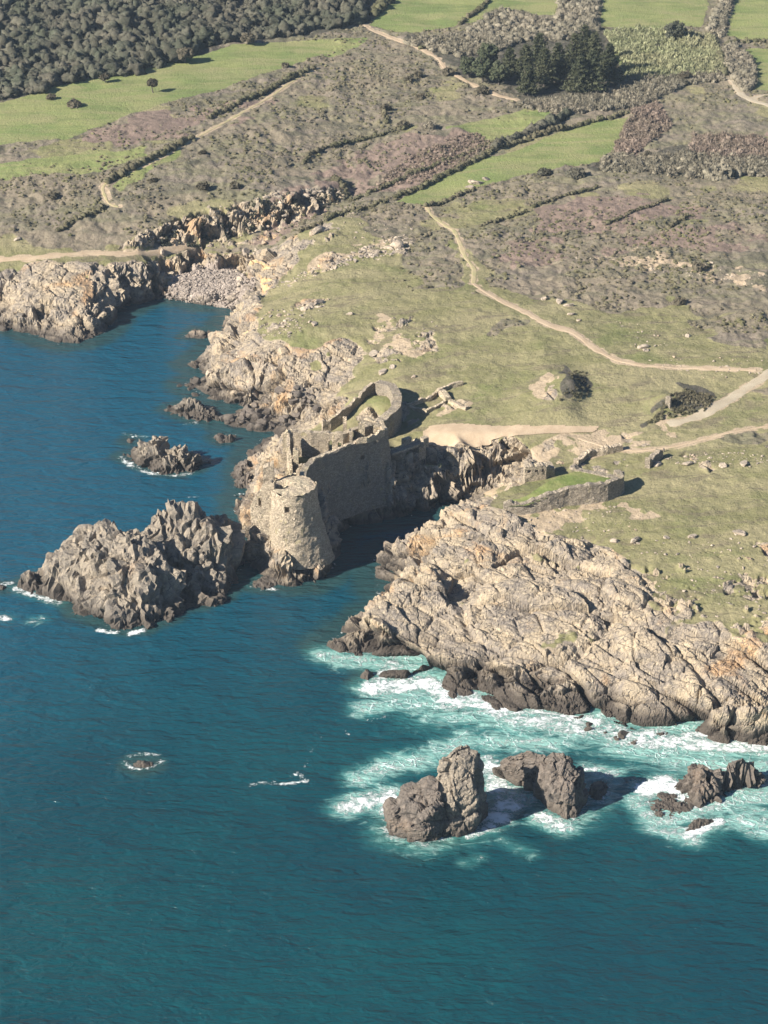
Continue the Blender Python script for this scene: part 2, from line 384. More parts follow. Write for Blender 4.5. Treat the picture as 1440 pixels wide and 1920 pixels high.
C_c = W([(714, 1032), (700, 1055), (706, 1075), (704, 1105), (722, 1124), (690, 1150), (650, 1178), (612, 1208), (640, 1222), (700, 1226), (738, 1245), (700, 1270), (745, 1280), (828, 1290), (835, 1312), (880, 1305),
  (930, 1330), (980, 1336), (1060, 1346), (1110, 1352), (1180, 1372), (1260, 1386), (1330, 1377), (1380, 1382), (1440, 1388), (1560, 1400), (1900, 1430), (2400, 1440)])
COAST = C_a + C_b + C_c
LAND = COAST + [(900, 400, 12), (1100, 2400, 30), (-1100, 2400, 30)]
lines = [W(l) for l in [
  # left headland brink and its shaded east flank
  [(-300, 490, 12), (0, 503, 11), (60, 498, 11), (115, 482, 12.5), (180, 480, 12), (198, 505, 11), (205, 535, 8.5), (212, 562, 5)],
  [(-300, 560, 4), (0, 575, 3), (50, 575, 6), (110, 560, 8), (160, 570, 7), (190, 590, 4)],
  [(198, 492, 11.5), (240, 500, 10.5), (285, 498, 9.5), (305, 520, 6)],
  [(-300, 478, 13), (90, 474, 13.5), (180, 470, 13), (260, 474, 12), (330, 468, 10.5), (372, 466, 9.5)],
  # beach
  [(312, 546, 2), (380, 552, 2.5), (440, 568, 2)], [(325, 515, 4.5), (380, 503, 5.5), (440, 505, 5.5), (475, 520, 5)],
  [(400, 478, 9), (470, 478, 10), (505, 470, 12)],
  # rocky scarp behind the cove
  [(270, 468, 12), (340, 462, 11), (420, 452, 11), (470, 445, 11.5), (530, 425, 12.5), (590, 400, 14), (650, 378, 15)],
  [(262, 440, 16), (330, 412, 17), (380, 395, 18), (450, 385, 18.5), (540, 368, 19.5), (610, 348, 19.5), (655, 335, 18), (665, 360, 16)],
  # ochre ridge and western headland
  [(470, 522, 6.5), (490, 500, 11), (520, 470, 14), (570, 440, 17.5), (620, 415, 18.5), (740, 400, 18)],
  [(452, 570, 7), (480, 545, 10.5), (560, 510, 14.5), (640, 490, 16.5)],
  [(425, 618, 6), (440, 600, 9.5), (475, 585, 13), (540, 600, 15.5), (610, 620, 16), (680, 635, 15.5), (690, 660, 14)],
  [(395, 668, 3.5), (430, 650, 8), (455, 640, 10.5), (520, 640, 14)],
  [(385, 722, 2), (440, 745, 2.5), (500, 768, 1.8), (560, 782, 2.5), (600, 795, 4)],
  [(410, 700, 5.5), (470, 725, 7), (540, 745, 7), (600, 755, 8), (640, 740, 10.5)],
  # castle rock (yard level) and the slope behind it
  [(630, 808, 10), (690, 780, 12), (722, 800, 10.5), (728, 830, 11), (745, 838, 12)],
  [(538, 828, 15), (600, 835, 15.3), (650, 830, 15.3), (700, 835, 15.3), (730, 850, 15)],
  [(545, 868, 15), (560, 905, 15.5), (620, 880, 15.5), (680, 870, 15.3), (727, 858, 15)],
  [(482, 880, 7.5), (500, 835, 13), (525, 822, 14)], [(470, 900, 3), (490, 920, 6)],
  [(470, 990, 6), (482, 935, 13), (500, 900, 16), (520, 885, 15)],
  [(464, 1030, 3.5), (495, 1035, 6), (520, 1044, 6.5), (550, 1052, 6.5), (585, 1048, 6.5), (612, 1030, 6)],
  [(510, 990, 10), (550, 1000, 9.5), (600, 990, 9), (625, 960, 7.5), (650, 945, 7), (700, 935, 6), (743, 930, 5.8)],
  [(743, 930, 5.8), (790, 955, 1.6)],
  # ravine
  [(745, 855, 12), (790, 850, 12.8), (830, 853, 12.4), (870, 852, 11.5), (905, 856, 10), (950, 868, 8.6), (970, 880, 8.2), (988, 893, 10)],
  [(870, 835, 13.6), (930, 832, 13.8), (990, 845, 13.5), (1020, 862, 13.2)],
  [(745, 905, 3), (800, 925, 1.2), (870, 925, 1.2), (925, 915, 2.5), (960, 905, 5.5)],
  [(742, 1010, 5), (762, 997, 8), (800, 984, 10.5), (850, 950, 12), (900, 932, 13), (930, 924, 14), (985, 903, 14)],
  # south land: brink, mid slope, wave-cut shelf
  [(720, 1120, 3), (740, 1080, 7.5), (790, 1085, 9), (840, 1092, 9.8), (900, 1120, 9.5), (960, 1135, 10), (1060, 1160, 10.5), (1200, 1200, 10.5), (1320, 1208, 11.5), (1440, 1215, 12), (1800, 1230, 12)],
  [(650, 1188, 3), (690, 1150, 7), (715, 1170, 7), (740, 1190, 5), (800, 1225, 4.5)],
  [(850, 1105, 6.5), (862, 1130, 5), (830, 1165, 5.5)],
  [(745, 1262, 1.5), (800, 1255, 2.2), (860, 1262, 2.4), (950, 1285, 2.6), (1050, 1312, 2.8), (1150, 1325, 3), (1250, 1345, 3), (1340, 1345, 3), (1440, 1345, 3.2), (1800, 1350, 3)],
  [(880, 1230, 5), (960, 1250, 5.5), (1050, 1270, 6), (1150, 1280, 6), (1280, 1290, 6.5), (1440, 1290, 7), (1800, 1290, 7)],
  [(940, 1085, 10.5), (1010, 1065, 11.5), (1080, 1050, 12.5), (1140, 1035, 13)],
  [(955, 1100, 11.8), (1020, 1082, 12.8), (1090, 1066, 13.6), (1150, 1050, 14)],
]]
points = W([(0, 430, 16), (200, 380, 19), (0, 300, 21), (350, 300, 22), (700, 340, 18), (0, 150, 25), (350, 100, 26), (700, 200, 23), (0, 0, 31), (350, -20, 31), (700, 0, 29), (1440, 0, 28), (1440, 200, 23), (1100, 150, 24), (1440, 350, 20.5),
  (850, 270, 21), (900, 400, 18.5), (1150, 450, 19), (1440, 500, 19.5), (850, 560, 18), (780, 620, 17), (1000, 600, 18.5), (1200, 640, 19), (1440, 690, 19.5), (740, 690, 15.5), (690, 752, 15.2), (718, 742, 15.8), (664, 772, 13.8), (720, 765, 15), (765, 740, 14), (700, 560, 17.5), (560, 560, 15),
  (850, 740, 15), (950, 730, 16.5), (1030, 705, 18.5), (1060, 692, 20.6), (1074, 703, 21.8), (1072, 724, 21.2), (1058, 736, 19.8), (1096, 706, 17.8), (1094, 730, 17.4), (1112, 722, 17.6), (1100, 745, 17.2), (1080, 755, 17.2), (1150, 760, 17), (1200, 740, 18), (1250, 742, 20.6), (1290, 730, 21.6), (1322, 740, 20), (1268, 760, 18), (1305, 752, 18), (1340, 752, 17.8), (1345, 752, 17.6), (1270, 775, 17.3), (1305, 768, 17.4), (1215, 788, 16.8),
  (800, 812, 13.2), (850, 812, 14), (950, 812, 14.8), (1100, 808, 15.5), (1260, 796, 16.8), (1330, 770, 17.6), (1440, 708, 19.3),
  (1000, 870, 14), (1060, 830, 15.2), (1160, 830, 15.8), (1000, 920, 15.2), (1080, 960, 14.8), (1170, 930, 15.5), (1230, 900, 16), (1440, 830, 18), (1300, 880, 17), (1440, 960, 17),
  (980, 985, 14), (900, 985, 13), (1000, 1020, 14), (900, 1040, 11.5), (830, 1030, 11), (1250, 1000, 15.5), (1250, 1080, 14), (1440, 1100, 14.5), (1100, 1110, 13), (1350, 1150, 13), (680, 840, 15.3)])
for q in range(3): points.append((-1000+q*1000, 2390, 30))

Q = 1.2                                    # mesh fineness
nC_, nR_ = int(900*Q), int(1750*Q)
U = np.linspace(-0.31, 0.31, nC_); YR = 372*np.exp(np.linspace(0, math.log(1750/372), nR_))
GY = np.repeat(YR[:, None], nC_, 1); GX = GY*U[None, :]
A_, T_ = tin([tuple(p) for p in LAND], lines, points)
cen = A_[T_].mean(1); T_ = T_[pip(LAND, cen[:, 0], cen[:, 1])]
Hb = raster_tin(A_, T_, GX, GY)
land = ~np.isnan(Hb)
# distance to the coast on a coarser grid
st = 3; cx, cy = GX[::st, ::st], GY[::st, ::st]
dc = seg_dist(COAST, cx, cy, False)
def up(c):
    r = np.linspace(0, c.shape[0]-1, nR_); q = np.linspace(0, c.shape[1]-1, nC_)
    r0 = np.minimum(r.astype(int), c.shape[0]-2); q0 = np.minimum(q.astype(int), c.shape[1]-2); fr = (r-r0)[:, None]; fq = (q-q0)[None, :]
    return (c[r0][:, q0]*(1-fr)*(1-fq)+c[r0+1][:, q0]*fr*(1-fq)+c[r0][:, q0+1]*(1-fr)*fq+c[r0+1][:, q0+1]*fr*fq).astype(np.float32)
DC = up(dc)
Hb = np.where(land, Hb, -np.minimum(DC*1.1, 7.0)).astype(np.float32)
Hs = blur(Hb, 5, 2); Hm = blur(Hb, 2, 1); far = sstep(560, 700, GY)
inl = sstep(6, 26, DC)*land
Hw = blur(Hb, 14, 2)
def sharp_mask():
    o = np.zeros(GX.shape, np.float32)
    for l, z in (([(240, 480), (240, 420), (450, 360), (690, 320), (700, 370), (560, 430), (400, 480)], 15), ([(730, 840), (1000, 840), (1010, 900), (900, 940), (730, 960)], 11)):
        o = np.maximum(o, pip([at(*p, z) for p in l], GX, GY))
    return blur(o, 6, 1)
inl = inl*(1-sharp_mask())
H0 = Hm*(1-inl)+(Hs*(1-far*.8)+Hw*far*.8)*inl
H0 = H0 + inl*(fbm(GX, GY, None, 60, 3, 5)*0.9*sstep(15, 60, DC) + fbm(GX, GY, None, 14, 3, 9)*0.35)
def zat(x, y, G=None):
    """height of the (smooth) land at x, y"""
    G = H0 if G is None else G
    x = np.asarray(x, float); y = np.asarray(y, float)
    r = np.log(np.maximum(y, 372.001)/372)/math.log(1750/372)*(nR_-1); c = (x/y+0.31)/0.62*(nC_-1)
    r = np.clip(r, 0, nR_-1.001); c = np.clip(c, 0, nC_-1.001); r0 = r.astype(int); c0 = c.astype(int); fr = r-r0; fc = c-c0
    return G[r0, c0]*(1-fr)*(1-fc)+G[r0+1, c0]*fr*(1-fc)+G[r0, c0+1]*(1-fr)*fc+G[r0+1, c0+1]*fr*fc
def gnd(px, py):
    """where the line of sight through photo position px, py first meets the land or the sea"""
    dx, dy, dz = ray(px, py); t0 = (34-CAM_H)/dz; t1 = (0-CAM_H)/dz
    t = np.linspace(t0, t1, 500); z = CAM_H+dz*t; g = np.maximum(zat(dx*t, dy*t), 0.0)
    k = np.nonzero(z <= g+1e-6)[0]; k = k[0] if len(k) else len(t)-1
    return (dx*t[k], dy*t[k], float(g[k]))
def G(lst): return [gnd(*p) for p in lst]
# ---------------------------------------------------------------- what covers the land
wx = fbm(GX, GY, None, 9, 4, 41); wy = fbm(GX, GY, None, 9, 4, 42)
def cover(poly_px, warp=3.0, soft=2, pts=None):
    P = pts or G(poly_px)
    m = pip(P, GX+wx*warp, GY+wy*warp*1.6).astype(np.float32)
    return blur(m, soft, 1) if soft else m
def cov_any(lst, **k):
    o = np.zeros(GX.shape, np.float32)
    for l in lst: o = np.maximum(o, cover(l, **k))
    return o
def mixn(a, sc, s): return fbm(GX, GY, None, sc, 4, s)
heath = cov_any([[(-500, -150), (1900, -150), (1900, 620), (1440, 600), (1330, 590), (1250, 560), (1160, 590), (1050, 560), (930, 545), (900, 480), (850, 440), (880, 540), (800, 545), (705, 530), (760, 470), (640, 410), (560, 440), (520, 465), (400, 470), (230, 462), (-500, 470)]], warp=5)
heath2 = cov_any([[(905, 620), (930, 600), (1000, 600), (930, 630)], [(1280, 600), (1440, 590), (1700, 600), (1700, 660), (1400, 650), (1300, 630)], [(1330, 815), (1440, 800), (1600, 800), (1600, 840), (1440, 835)], [(1390, 740), (1440, 730), (1500, 730), (1500, 760)]], warp=4)
heath = np.maximum(heath, heath2)
heath = heath*sstep(-0.55, -0.1, mixn(0, 26, 3)+0.35*sstep(700, 900, GY))
field = cov_any([[(-300, 178), (0, 193), (150, 152), (330, 112), (440, 84), (620, 74), (645, 84), (560, 118), (420, 165), (300, 195), (200, 232), (120, 262), (0, 272), (-300, 300)],
  [(745, 377), (880, 302), (960, 287), (1060, 245), (1120, 226), (1183, 219), (1160, 270), (1120, 303), (960, 333), (880, 357), (800, 384)],
  [(690, 48), (740, -5), (760, -80), (1060, -80), (1055, 28), (950, 32), (850, 50), (750, 64)], [(1125, 30), (1115, -80), (1350, -80), (1318, 48), (1200, 56), (1130, 52)],
  [(1400, -80), (1362, 68), (1440, 78), (1900, 70), (1900, -80)], [(1395, 92), (1412, 168), (1440, 172), (1900, 172), (1900, 88)]], warp=1.2, soft=1)
field2 = cov_any([[(-300, 296), (0, 302), (120, 288), (300, 272), (270, 300), (180, 322), (0, 334), (-300, 334)], [(830, 238), (1000, 200), (1048, 212), (930, 272), (905, 262)], [(200, 350), (330, 272), (345, 285), (225, 370)],
  [(500, 92), (700, 70), (620, 110)], [(1140, 95), (1340, 85), (1350, 135), (1180, 150)]], warp=4)*0.62
field = np.maximum(field, field2)
pink = cov_any([[(130, 262), (300, 205), (440, 178), (520, 190), (430, 245), (260, 265)], [(640, 310), (760, 252), (895, 252), (925, 276), (800, 335), (660, 378)], [(1195, 198), (1240, 190), (1262, 240), (1160, 292), (1150, 270)],
  [(1000, 400), (1100, 368), (1260, 372), (1340, 392), (1150, 432), (1000, 435)], [(1290, 250), (1440, 262), (1600, 270), (1600, 300), (1380, 290)], [(640, 300), (720, 330), (640, 380), (560, 430), (500, 455), (470, 440)],
  [(900, 470), (1100, 440), (1440, 430), (1440, 460), (1100, 480), (950, 500)]], warp=7)*sstep(-.6, -.1, mixn(0, 12, 8))
scrub = cov_any([[(1060, 690), (1108, 705), (1108, 740), (1075, 752), (1066, 715)], [(1240, 745), (1280, 728), (1345, 742), (1330, 775), (1260, 782), (1210, 795)], [(-400, -150), (720, -150), (690, 30), (640, 62), (440, 84), (330, 112), (150, 152), (0, 192), (-400, 190)], [(760, 70), (1060, 40), (1150, 60), (1350, 60), (1360, 130), (1280, 150), (1000, 190), (900, 150)],  # first two outlines: dark scrub tone also paints in the knolls' shade
  [(1100, 290), (1440, 270), (1700, 280), (1700, 330), (1300, 330), (1100, 325)], [(1040, 188), (1180, 170), (1260, 160), (1200, 205), (1000, 212)]], warp=5)
dNy, dNx = np.gradient(blur(H0, 2, 1)); hx = dNx/np.gradient(GX, axis=1); hy = dNy/np.gradient(GY, axis=0); slope = np.hypot(hx, hy)
knoll = cov_any([[(1030, 675), (1125, 690), (1125, 765), (1030, 765)], [(1195, 712), (1355, 715), (1360, 790), (1195, 800)]], warp=.5)
rock = sstep(0.42, 0.75, slope + 0.18*mixn(0, 7, 12))*(1-knoll)
rockp = cov_any([[(705, 1130), (700, 1040), (745, 1000), (850, 942), (935, 930), (945, 965), (1010, 1000), (1100, 1018), (1160, 1040), (1230, 1095), (1330, 1160), (1440, 1185), (1900, 1200), (1900, 1500), (600, 1500), (600, 1200)],
  [(-400, 505), (0, 508), (70, 500), (100, 485), (185, 486), (210, 500), (300, 515), (300, 600), (0, 700), (-400, 700)],
  [(440, 600), (470, 560), (470, 510), (500, 485), (560, 440), (570, 470), (500, 550), (470, 600), (480, 640), (560, 640), (640, 630), (690, 660), (640, 720), (600, 800), (380, 800), (330, 700)],
  [(445, 820), (540, 800), (560, 930), (640, 1000), (700, 950), (790, 950), (640, 1090), (430, 1090)]], warp=4)
patch = cov_any([[(500, 545), (640, 480), (760, 440), (770, 470), (640, 500), (590, 520)], [(560, 425), (640, 420), (640, 450), (560, 480)], [(1090, 1110), (1240, 1060), (1440, 1000), (1900, 1000), (1900, 1220), (1300, 1190)], [(480, 590), (620, 560), (560, 640), (480, 640)],
  [(1240, 850), (1440, 840), (1900, 840), (1900, 880), (1440, 880), (1260, 870)], [(690, 600), (820, 600), (820, 660), (740, 690), (690, 680)], [(270, 470), (260, 440), (380, 380), (600, 350), (620, 390), (520, 440), (380, 480)],
  [(690, 780), (870, 730), (870, 770), (800, 790), (720, 810)], [(860, 870), (980, 830), (1120, 820), (1180, 860), (1000, 900)], [(1000, 700), (1060, 700), (1060, 740), (1000, 745)], [(1180, 810), (1260, 830), (1200, 850)]], warp=5)
speck = sstep(0.02, 0.30, mixn(0, 6, 61)+0.5*mixn(0, 2.2, 62))
rock = np.maximum(rock*sstep(-0.6, -0.25, mixn(0, 10, 66)+.25), rockp*sstep(-0.75, -0.45, mixn(0, 9, 63)))
rock = np.maximum(rock, patch*speck*0.9)
grin = cov_any([[(1150, 1060), (1250, 1070), (1440, 1090), (1900, 1090), (1900, 1190), (1440, 1190), (1330, 1170), (1230, 1140)], [(480, 590), (560, 570), (640, 600), (560, 640), (500, 640)], [(1000, 1030), (1100, 1040), (1060, 1060), (980, 1050)]], warp=6)*sstep(.02, .28, mixn(0, 5, 181)+.4*mixn(0, 1.8, 182))
rock *= 1-.9*grin
rock = np.where(H0 < 2.2, 1.0, rock).astype(np.float32)
earth = cov_any([[(500, 545), (560, 510), (640, 470), (760, 440), (700, 480), (600, 510)], [(820, 860), (1000, 820), (1130, 812), (1180, 822), (1120, 850), (1000, 880), (860, 870)], [(870, 750), (780, 790), (770, 800), (900, 770)],
  [(1000, 725), (1050, 700), (1060, 735), (1010, 745)], [(1120, 830), (1220, 800), (1300, 790), (1240, 820), (1180, 845)], [(940, 960), (1160, 940), (1240, 960), (1140, 990), (1000, 990), (1120, 1040), (960, 1010)],
  [(690, 590), (820, 640), (770, 680), (700, 640)], [(1040, 480), (1200, 470), (1440, 520), (1440, 545), (1200, 505)]], warp=5)*sstep(-.35, .15, mixn(0, 5, 71))*0.75
lichen = .8*cov_any([[(480, 525), (498, 482), (530, 495), (512, 540), (492, 555)], [(545, 530), (560, 500), (640, 490), (620, 510)], [(440, 630), (450, 605), (475, 600), (460, 640)], [(790, 1110), (850, 1080), (850, 1110)], [(950, 1165), (1005, 1142), (1030, 1170), (985, 1200)], [(1240, 1150), (1290, 1160), (1300, 1190), (1250, 1190)], [(1060, 1130), (1160, 1120), (1180, 1160), (1080, 1150)],
  [(1240, 870), (1300, 850), (1300, 880)], ], warp=5)*sstep(-.3, .3, mixn(0, 4, 77))*np.where(GY > 560, .95, .62)
pebble = cover([(318, 552), (322, 520), (375, 503), (440, 503), (478, 518), (470, 545), (430, 562), (380, 560)], warp=1.5)
# yards inside walls stay grassy
flat = cov_any([[(640, 770), (700, 716), (735, 725), (745, 760), (720, 790)], [(1000, 925), (1030, 885), (1090, 885), (1160, 905), (1120, 930)]], warp=0.3)
ravine = cover([(742, 860), (985, 885), (960, 925), (850, 955), (742, 940)], warp=.5)
rock *= 1-flat; rock = np.maximum(rock, ravine*.8*sstep(.3, .5, slope))
field = np.maximum(field, flat*.5)*(1-rock)

# paths laid over the land: keep the ground under them smooth
PATHS = {
 'pale_track': ([(680, 46), (700, 58), (740, 74), (790, 92), (822, 110), (838, 132), (870, 150), (905, 167), (935, 180), (968, 187)], 1.3),
 'rut': ([(800, 388), (808, 402), (830, 420), (852, 432), (862, 455), (872, 482), (890, 505), (888, 532)], 0.9),
 'main': ([(888, 532), (905, 545), (945, 567), (985, 585), (1030, 610), (1075, 622), (1098, 640), (1125, 660), (1160, 677), (1210, 686), (1300, 690), (1418, 694)], 1.35),
 'headland': ([(-60, 490), (0, 487), (60, 484), (110, 478), (165, 475), (215, 476), (260, 476), (320, 468), (362, 462)], 1.3),
 'north_road': ([(1366, 146), (1380, 160), (1390, 178), (1415, 190), (1460, 203), (1560, 220)], 1.5),
 'north_fork': ([(1405, 186), (1425, 180), (1470, 178)], 1.2),
 'road': ([(1252, 796), (1290, 788), (1325, 774), (1362, 753), (1395, 730), (1425, 712), (1470, 692), (1560, 660)], 1.9),
 'heath_path': ([(196, 345), (198, 362), (206, 378), (222, 388)], 0.9),
 'grass_track': ([(222, 388), (204, 384), (194, 362), (192, 350), (205, 340), (220, 333), (260, 315), (300, 296), (332, 278), (360, 263), (392, 245), (425, 228), (462, 207), (500, 186), (545, 155), (592, 128)], 1.0),
 'sandy': ([(1085, 822), (1150, 842), (1200, 846), (1262, 838), (1320, 824), (1380, 808), (1450, 798)], 1.1),
}
PLAZA = [(795, 829), (793, 812), (808, 801), (850, 796), (900, 799), (1000, 801), (1122, 802), (1110, 811), (1000, 815), (930, 822), (860, 831)]
near_path = np.zeros(GX.shape, np.float32)
PG = {}
for k, (pl, wd) in PATHS.items():
    PG[k] = G(pl); P = PG[k]; b = (GX > min(p[0] for p in P)-6) & (GX < max(p[0] for p in P)+6) & (GY > min(p[1] for p in P)-8) & (GY < max(p[1] for p in P)+8)
    rr_, cc_ = np.nonzero(b.any(1))[0], np.nonzero(b.any(0))[0]
    if len(rr_) == 0 or len(cc_) == 0: continue
    sl_ = (slice(rr_[0], rr_[-1]+1), slice(cc_[0], cc_[-1]+1))
    d = seg_dist(P, GX[sl_], GY[sl_], False); near_path[sl_] = np.maximum(near_path[sl_], 1-sstep(wd*.7, wd*1.0+1.6, d))
PGZ = G(PLAZA); near_path = np.maximum(near_path, blur(pip(PGZ, GX, GY).astype(np.float32), 3, 1))
earth = np.maximum(earth, near_path*(.62+.55*mixn(0, 3.0, 171)))
rock *= 1-near_path

# displacement: vegetation lumps and jointed rock
lump = np.abs(fbm(GX, GY, None, 3.4, 3, 91)); lump2 = np.abs(fbm(GX, GY*0.8, None, 8.5, 3, 95))
veg = heath*(1-field)*(1-rock)*(1-near_path)
H1 = H0 + veg*(1.5*lump2-0.4+0.9*(0.35-lump)) + (1-veg)*(1-rock)*(1-field)*(1-near_path)*0.30*fbm(GX, GY, None, 2.6, 3, 99)*land
P3 = np.stack([GX, GY, H1], -1).astype(np.float32)
nrm = grid_normals(np.stack([GX, GY, blur(H1, 2, 1)], -1))
m = (rock > 0.02) & (H1 > -3.5) & (GX > -GY*.29) & (GX < GY*.29)
pt = P3[m]
near = (1-sstep(700, 900, pt[:, 1]))
scarp = cover([(255, 475), (250, 430), (380, 370), (620, 330), (640, 395), (520, 440), (400, 500), (300, 545)], warp=2)[m]
south = sstep(-2, 8, pt[:, 0])*(1-sstep(468, 480, pt[:, 1]))
dd = rocky(pt, 19.0, 3.0, rot=(.2, .3, .5), asp=(1.3, .6, 1.0), s=91, levels=1)*south + rocky(pt, 7.5, 1.35, rot=(0.25, 0.4, 0.6), asp=(1.3, 0.7, 0.9), s=3, levels=4)
shelf = sstep(0.45, 0.9, np.clip(slope[m]+scarp*.4, 0, 1.2))
amp = (0.40+0.75*shelf)*rock[m]*(0.35+0.65*sstep(-1, 3, pt[:, 2]))*(1+0.8*scarp*sstep(-.3, .3, fbm(pt[:, 0], pt[:, 1], None, 16, 2, 191)))
DG = np.zeros(GX.shape, np.float32); DG[m] = dd*amp; P3[m] += nrm[m].astype(np.float32)*DG[m][:, None]
lift = 0.35*rock[m]; P3[m, 2] += lift*sstep(2, 5, pt[:, 2])
HF = P3[..., 2].copy()
keep = (HF > -4.5)
Fq = grid_faces(nR_, nC_, keep)
ca = np.stack([rock, heath, earth, field], -1).reshape(-1, 4); cb = np.stack([pink, lichen, pebble, scrub], -1).reshape(-1, 4)
Vv, Fq, (ca, cb) = compact(P3.reshape(-1, 3), Fq, (ca, cb))
rf = ca[Fq][:, :, 0].mean(1)
ground = mesh_obj('ground', Vv, Fq, M_ground, smooth=True, colors={'cover_a': ca, 'cover_b': cb})
sm = (rf < .5); ground.data.polygons.foreach_set('use_smooth', sm)
tag(ground, kind='structure')
del Vv, Fq, ca, cb

# ---------------------------------------------------------------- rock islets and sea stacks
ROCKS = []                                        # waterlines, for the surf
def chisel(o, r):
    """collapse the fine grid into broad flat fracture faces"""
    d = o.modifiers.new('chisel', 'DECIMATE'); d.ratio = r
def islet(name, label, coast, ctrl, mat, cat='rock', res=0.42, big=5.0, amp=1.0, group=None, s=0, asp=(1.1, 0.75, 1.0), rot=(0.35, 0.5, 0.6), lns=()):
    Cw = W([(*c, 0) for c in coast]); ROCKS.append(Cw)
    x0, x1 = min(p[0] for p in Cw)-3, max(p[0] for p in Cw)+3; y0, y1 = min(p[1] for p in Cw)-3, max(p[1] for p in Cw)+3
    X, Y = np.meshgrid(np.arange(x0, x1, res), np.arange(y0, y1, res))
    A, T = tin(Cw, [W(l) for l in lns], W(ctrl)); c = A[T].mean(1); T = T[pip(Cw, c[:, 0], c[:, 1])]
    Hh = raster_tin(A, T, X, Y); ld = ~np.isnan(Hh); d = seg_dist(Cw, X, Y)
    Hh = np.where(ld, Hh, -np.minimum(d*1.6, 4)); Hh = Hh*0.5+blur(Hh, 1, 1)*0.5
    P = np.stack([X, Y, Hh], -1).astype(np.float32); n = grid_normals(np.stack([X, Y, blur(Hh, 2, 1)], -1)).astype(np.float32)
    dd = rocky(P.reshape(-1, 3), big, amp*1.0, rot=rot, asp=asp, s=s, levels=4, ck=.5, gain=.5, warp=.05).reshape(Hh.shape)
    hi = float(max(c_[2] for c_ in ctrl)); dd *= min(1.0, 0.18+hi/9.0)
    P += n*dd[..., None]
    Fc = grid_faces(*Hh.shape, P[..., 2] > -1.5); V, Fc, _ = compact(P.reshape(-1, 3), Fc)
    base = np.array([V[:, 0].mean(), V[:, 1].mean(), 0], np.float32)
    o = mesh_obj(name, V-base, Fc, mat, smooth=False); o.location = base.tolist(); chisel(o, .38 if len(Fc) > 9000 else .55)
    tag(o, label, cat, group); return o
def loft(name, label, rings_list, mat, cat='rock', mats=None, M=90, levels=34, big=4.5, amp=0.9, s=0, asp=(1.1, 0.75, 1.1), rot=(0.15, 0.2, 0.4)):
    Vs, Fs, nb = [], [], 0
    for rings in rings_list:
        RW = [W(r) for r in rings]; ROCKS.append(RW[0]); RS = []
        for r in RW:
            n = len(r); r = np.array(r); q = np.linspace(0, n, M, endpoint=False); i = q.astype(int); f = (q-i)[:, None]; f = f*f*(3-2*f)*.5+f*.5
            RS.append(r[i % n]*(1-f)+r[(i+1) % n]*f)
        top = RS[-1]; c = top.mean(0); c[2] = top[:, 2].mean()+0.2
        seq = []; per = levels//(len(RS)-1)
        for a, b in zip(RS[:-1], RS[1:]):
            for k in range(per): seq.append(a*(1-k/per)+b*k/per)
        for k in range(14): f = k/14; seq.append(top*(1-f)+c*f+np.array([0, 0, 0.5*math.sin(f*3)]))
        G3 = np.array(seq, dtype=np.float32); nr = len(G3)
        du = np.roll(G3, -1, 1)-np.roll(G3, 1, 1); dv = np.gradient(G3, axis=0); nn = np.cross(du, dv); nn /= np.linalg.norm(nn, axis=2, keepdims=True)+1e-6
        for _ in range(3): nn = (nn+np.roll(nn, 1, 1)+np.roll(nn, -1, 1)); nn[1:-1] += nn[2:]+nn[:-2]; nn /= np.linalg.norm(nn, axis=2, keepdims=True)+1e-6
        if (nn[nr//3]*(G3[nr//3]-G3[nr//3].mean(0))).sum() < 0: nn = -nn; flip = True
        else: flip = False
        dd = rocky(G3.reshape(-1, 3), big, amp*.95, rot=rot, asp=asp, s=s, levels=4, ck=.5, gain=.42, warp=.05).reshape(nr, M)
        G3 = G3+nn*dd[..., None]
        i = np.arange(nr*M).reshape(nr, M); j = np.roll(i, -1, 1)
        q = np.stack([i[:-1], j[:-1], j[1:], i[1:]], -1).reshape(-1, 4)
        if flip: q = q[:, ::-1]
        Vs.append(G3.reshape(-1, 3)); Fs.append(q+nb); nb += nr*M
    V = np.concatenate(Vs); Fc = np.concatenate(Fs); base = np.array([V[:, 0].mean(), V[:, 1].mean(), 0], np.float32)
    o = mesh_obj(name, V-base, Fc, mat); o.location = base.tolist(); tag(o, label, cat)
    chisel(o, .38)
    if mats:
        for m_ in mats[1:]: o.data.materials.append(m_)
        o.data.polygons.foreach_set('material_index', np.concatenate([np.full(len(f), k) for k, f in enumerate(Fs)]).astype(np.int32))
    return o

islet('rock_islet', 'largest pale grey rock island left of the castle tower', [(28, 1098), (75, 1110), (128, 1130), (140, 1152), (200, 1172), (235, 1184), (275, 1180), (328, 1160), (338, 1140), (380, 1138), (425, 1118), (448, 1085), (455, 1040), (448, 1015), (400, 1030), (330, 1045), (250, 1070), (170, 1066), (110, 1070), (60, 1080)],
  [(150, 985, 14.5), (180, 980, 15), (240, 985, 15), (275, 995, 13), (100, 1058, 8), (70, 1076, 2), (45, 1078, 3.2), (170, 1035, 12), (230, 1040, 13), (285, 1015, 12.5), (305, 1050, 11.5), (150, 1095, 5.5), (200, 1110, 6), (250, 1118, 5.5), (130, 1120, 2.5),
   (290, 962, 16), (320, 950, 17), (372, 952, 17), (422, 960, 14), (436, 1000, 9), (400, 985, 15), (345, 1005, 6.5), (385, 1040, 8), (415, 1060, 5), (325, 1068, 5.5), (335, 1098, 2), (362, 1085, 5), (275, 1085, 9.5), (305, 1125, 4), (210, 1150, 3), (280, 1150, 2)], M_islet, 'island', res=0.34, big=7.5, amp=1.15, s=5)
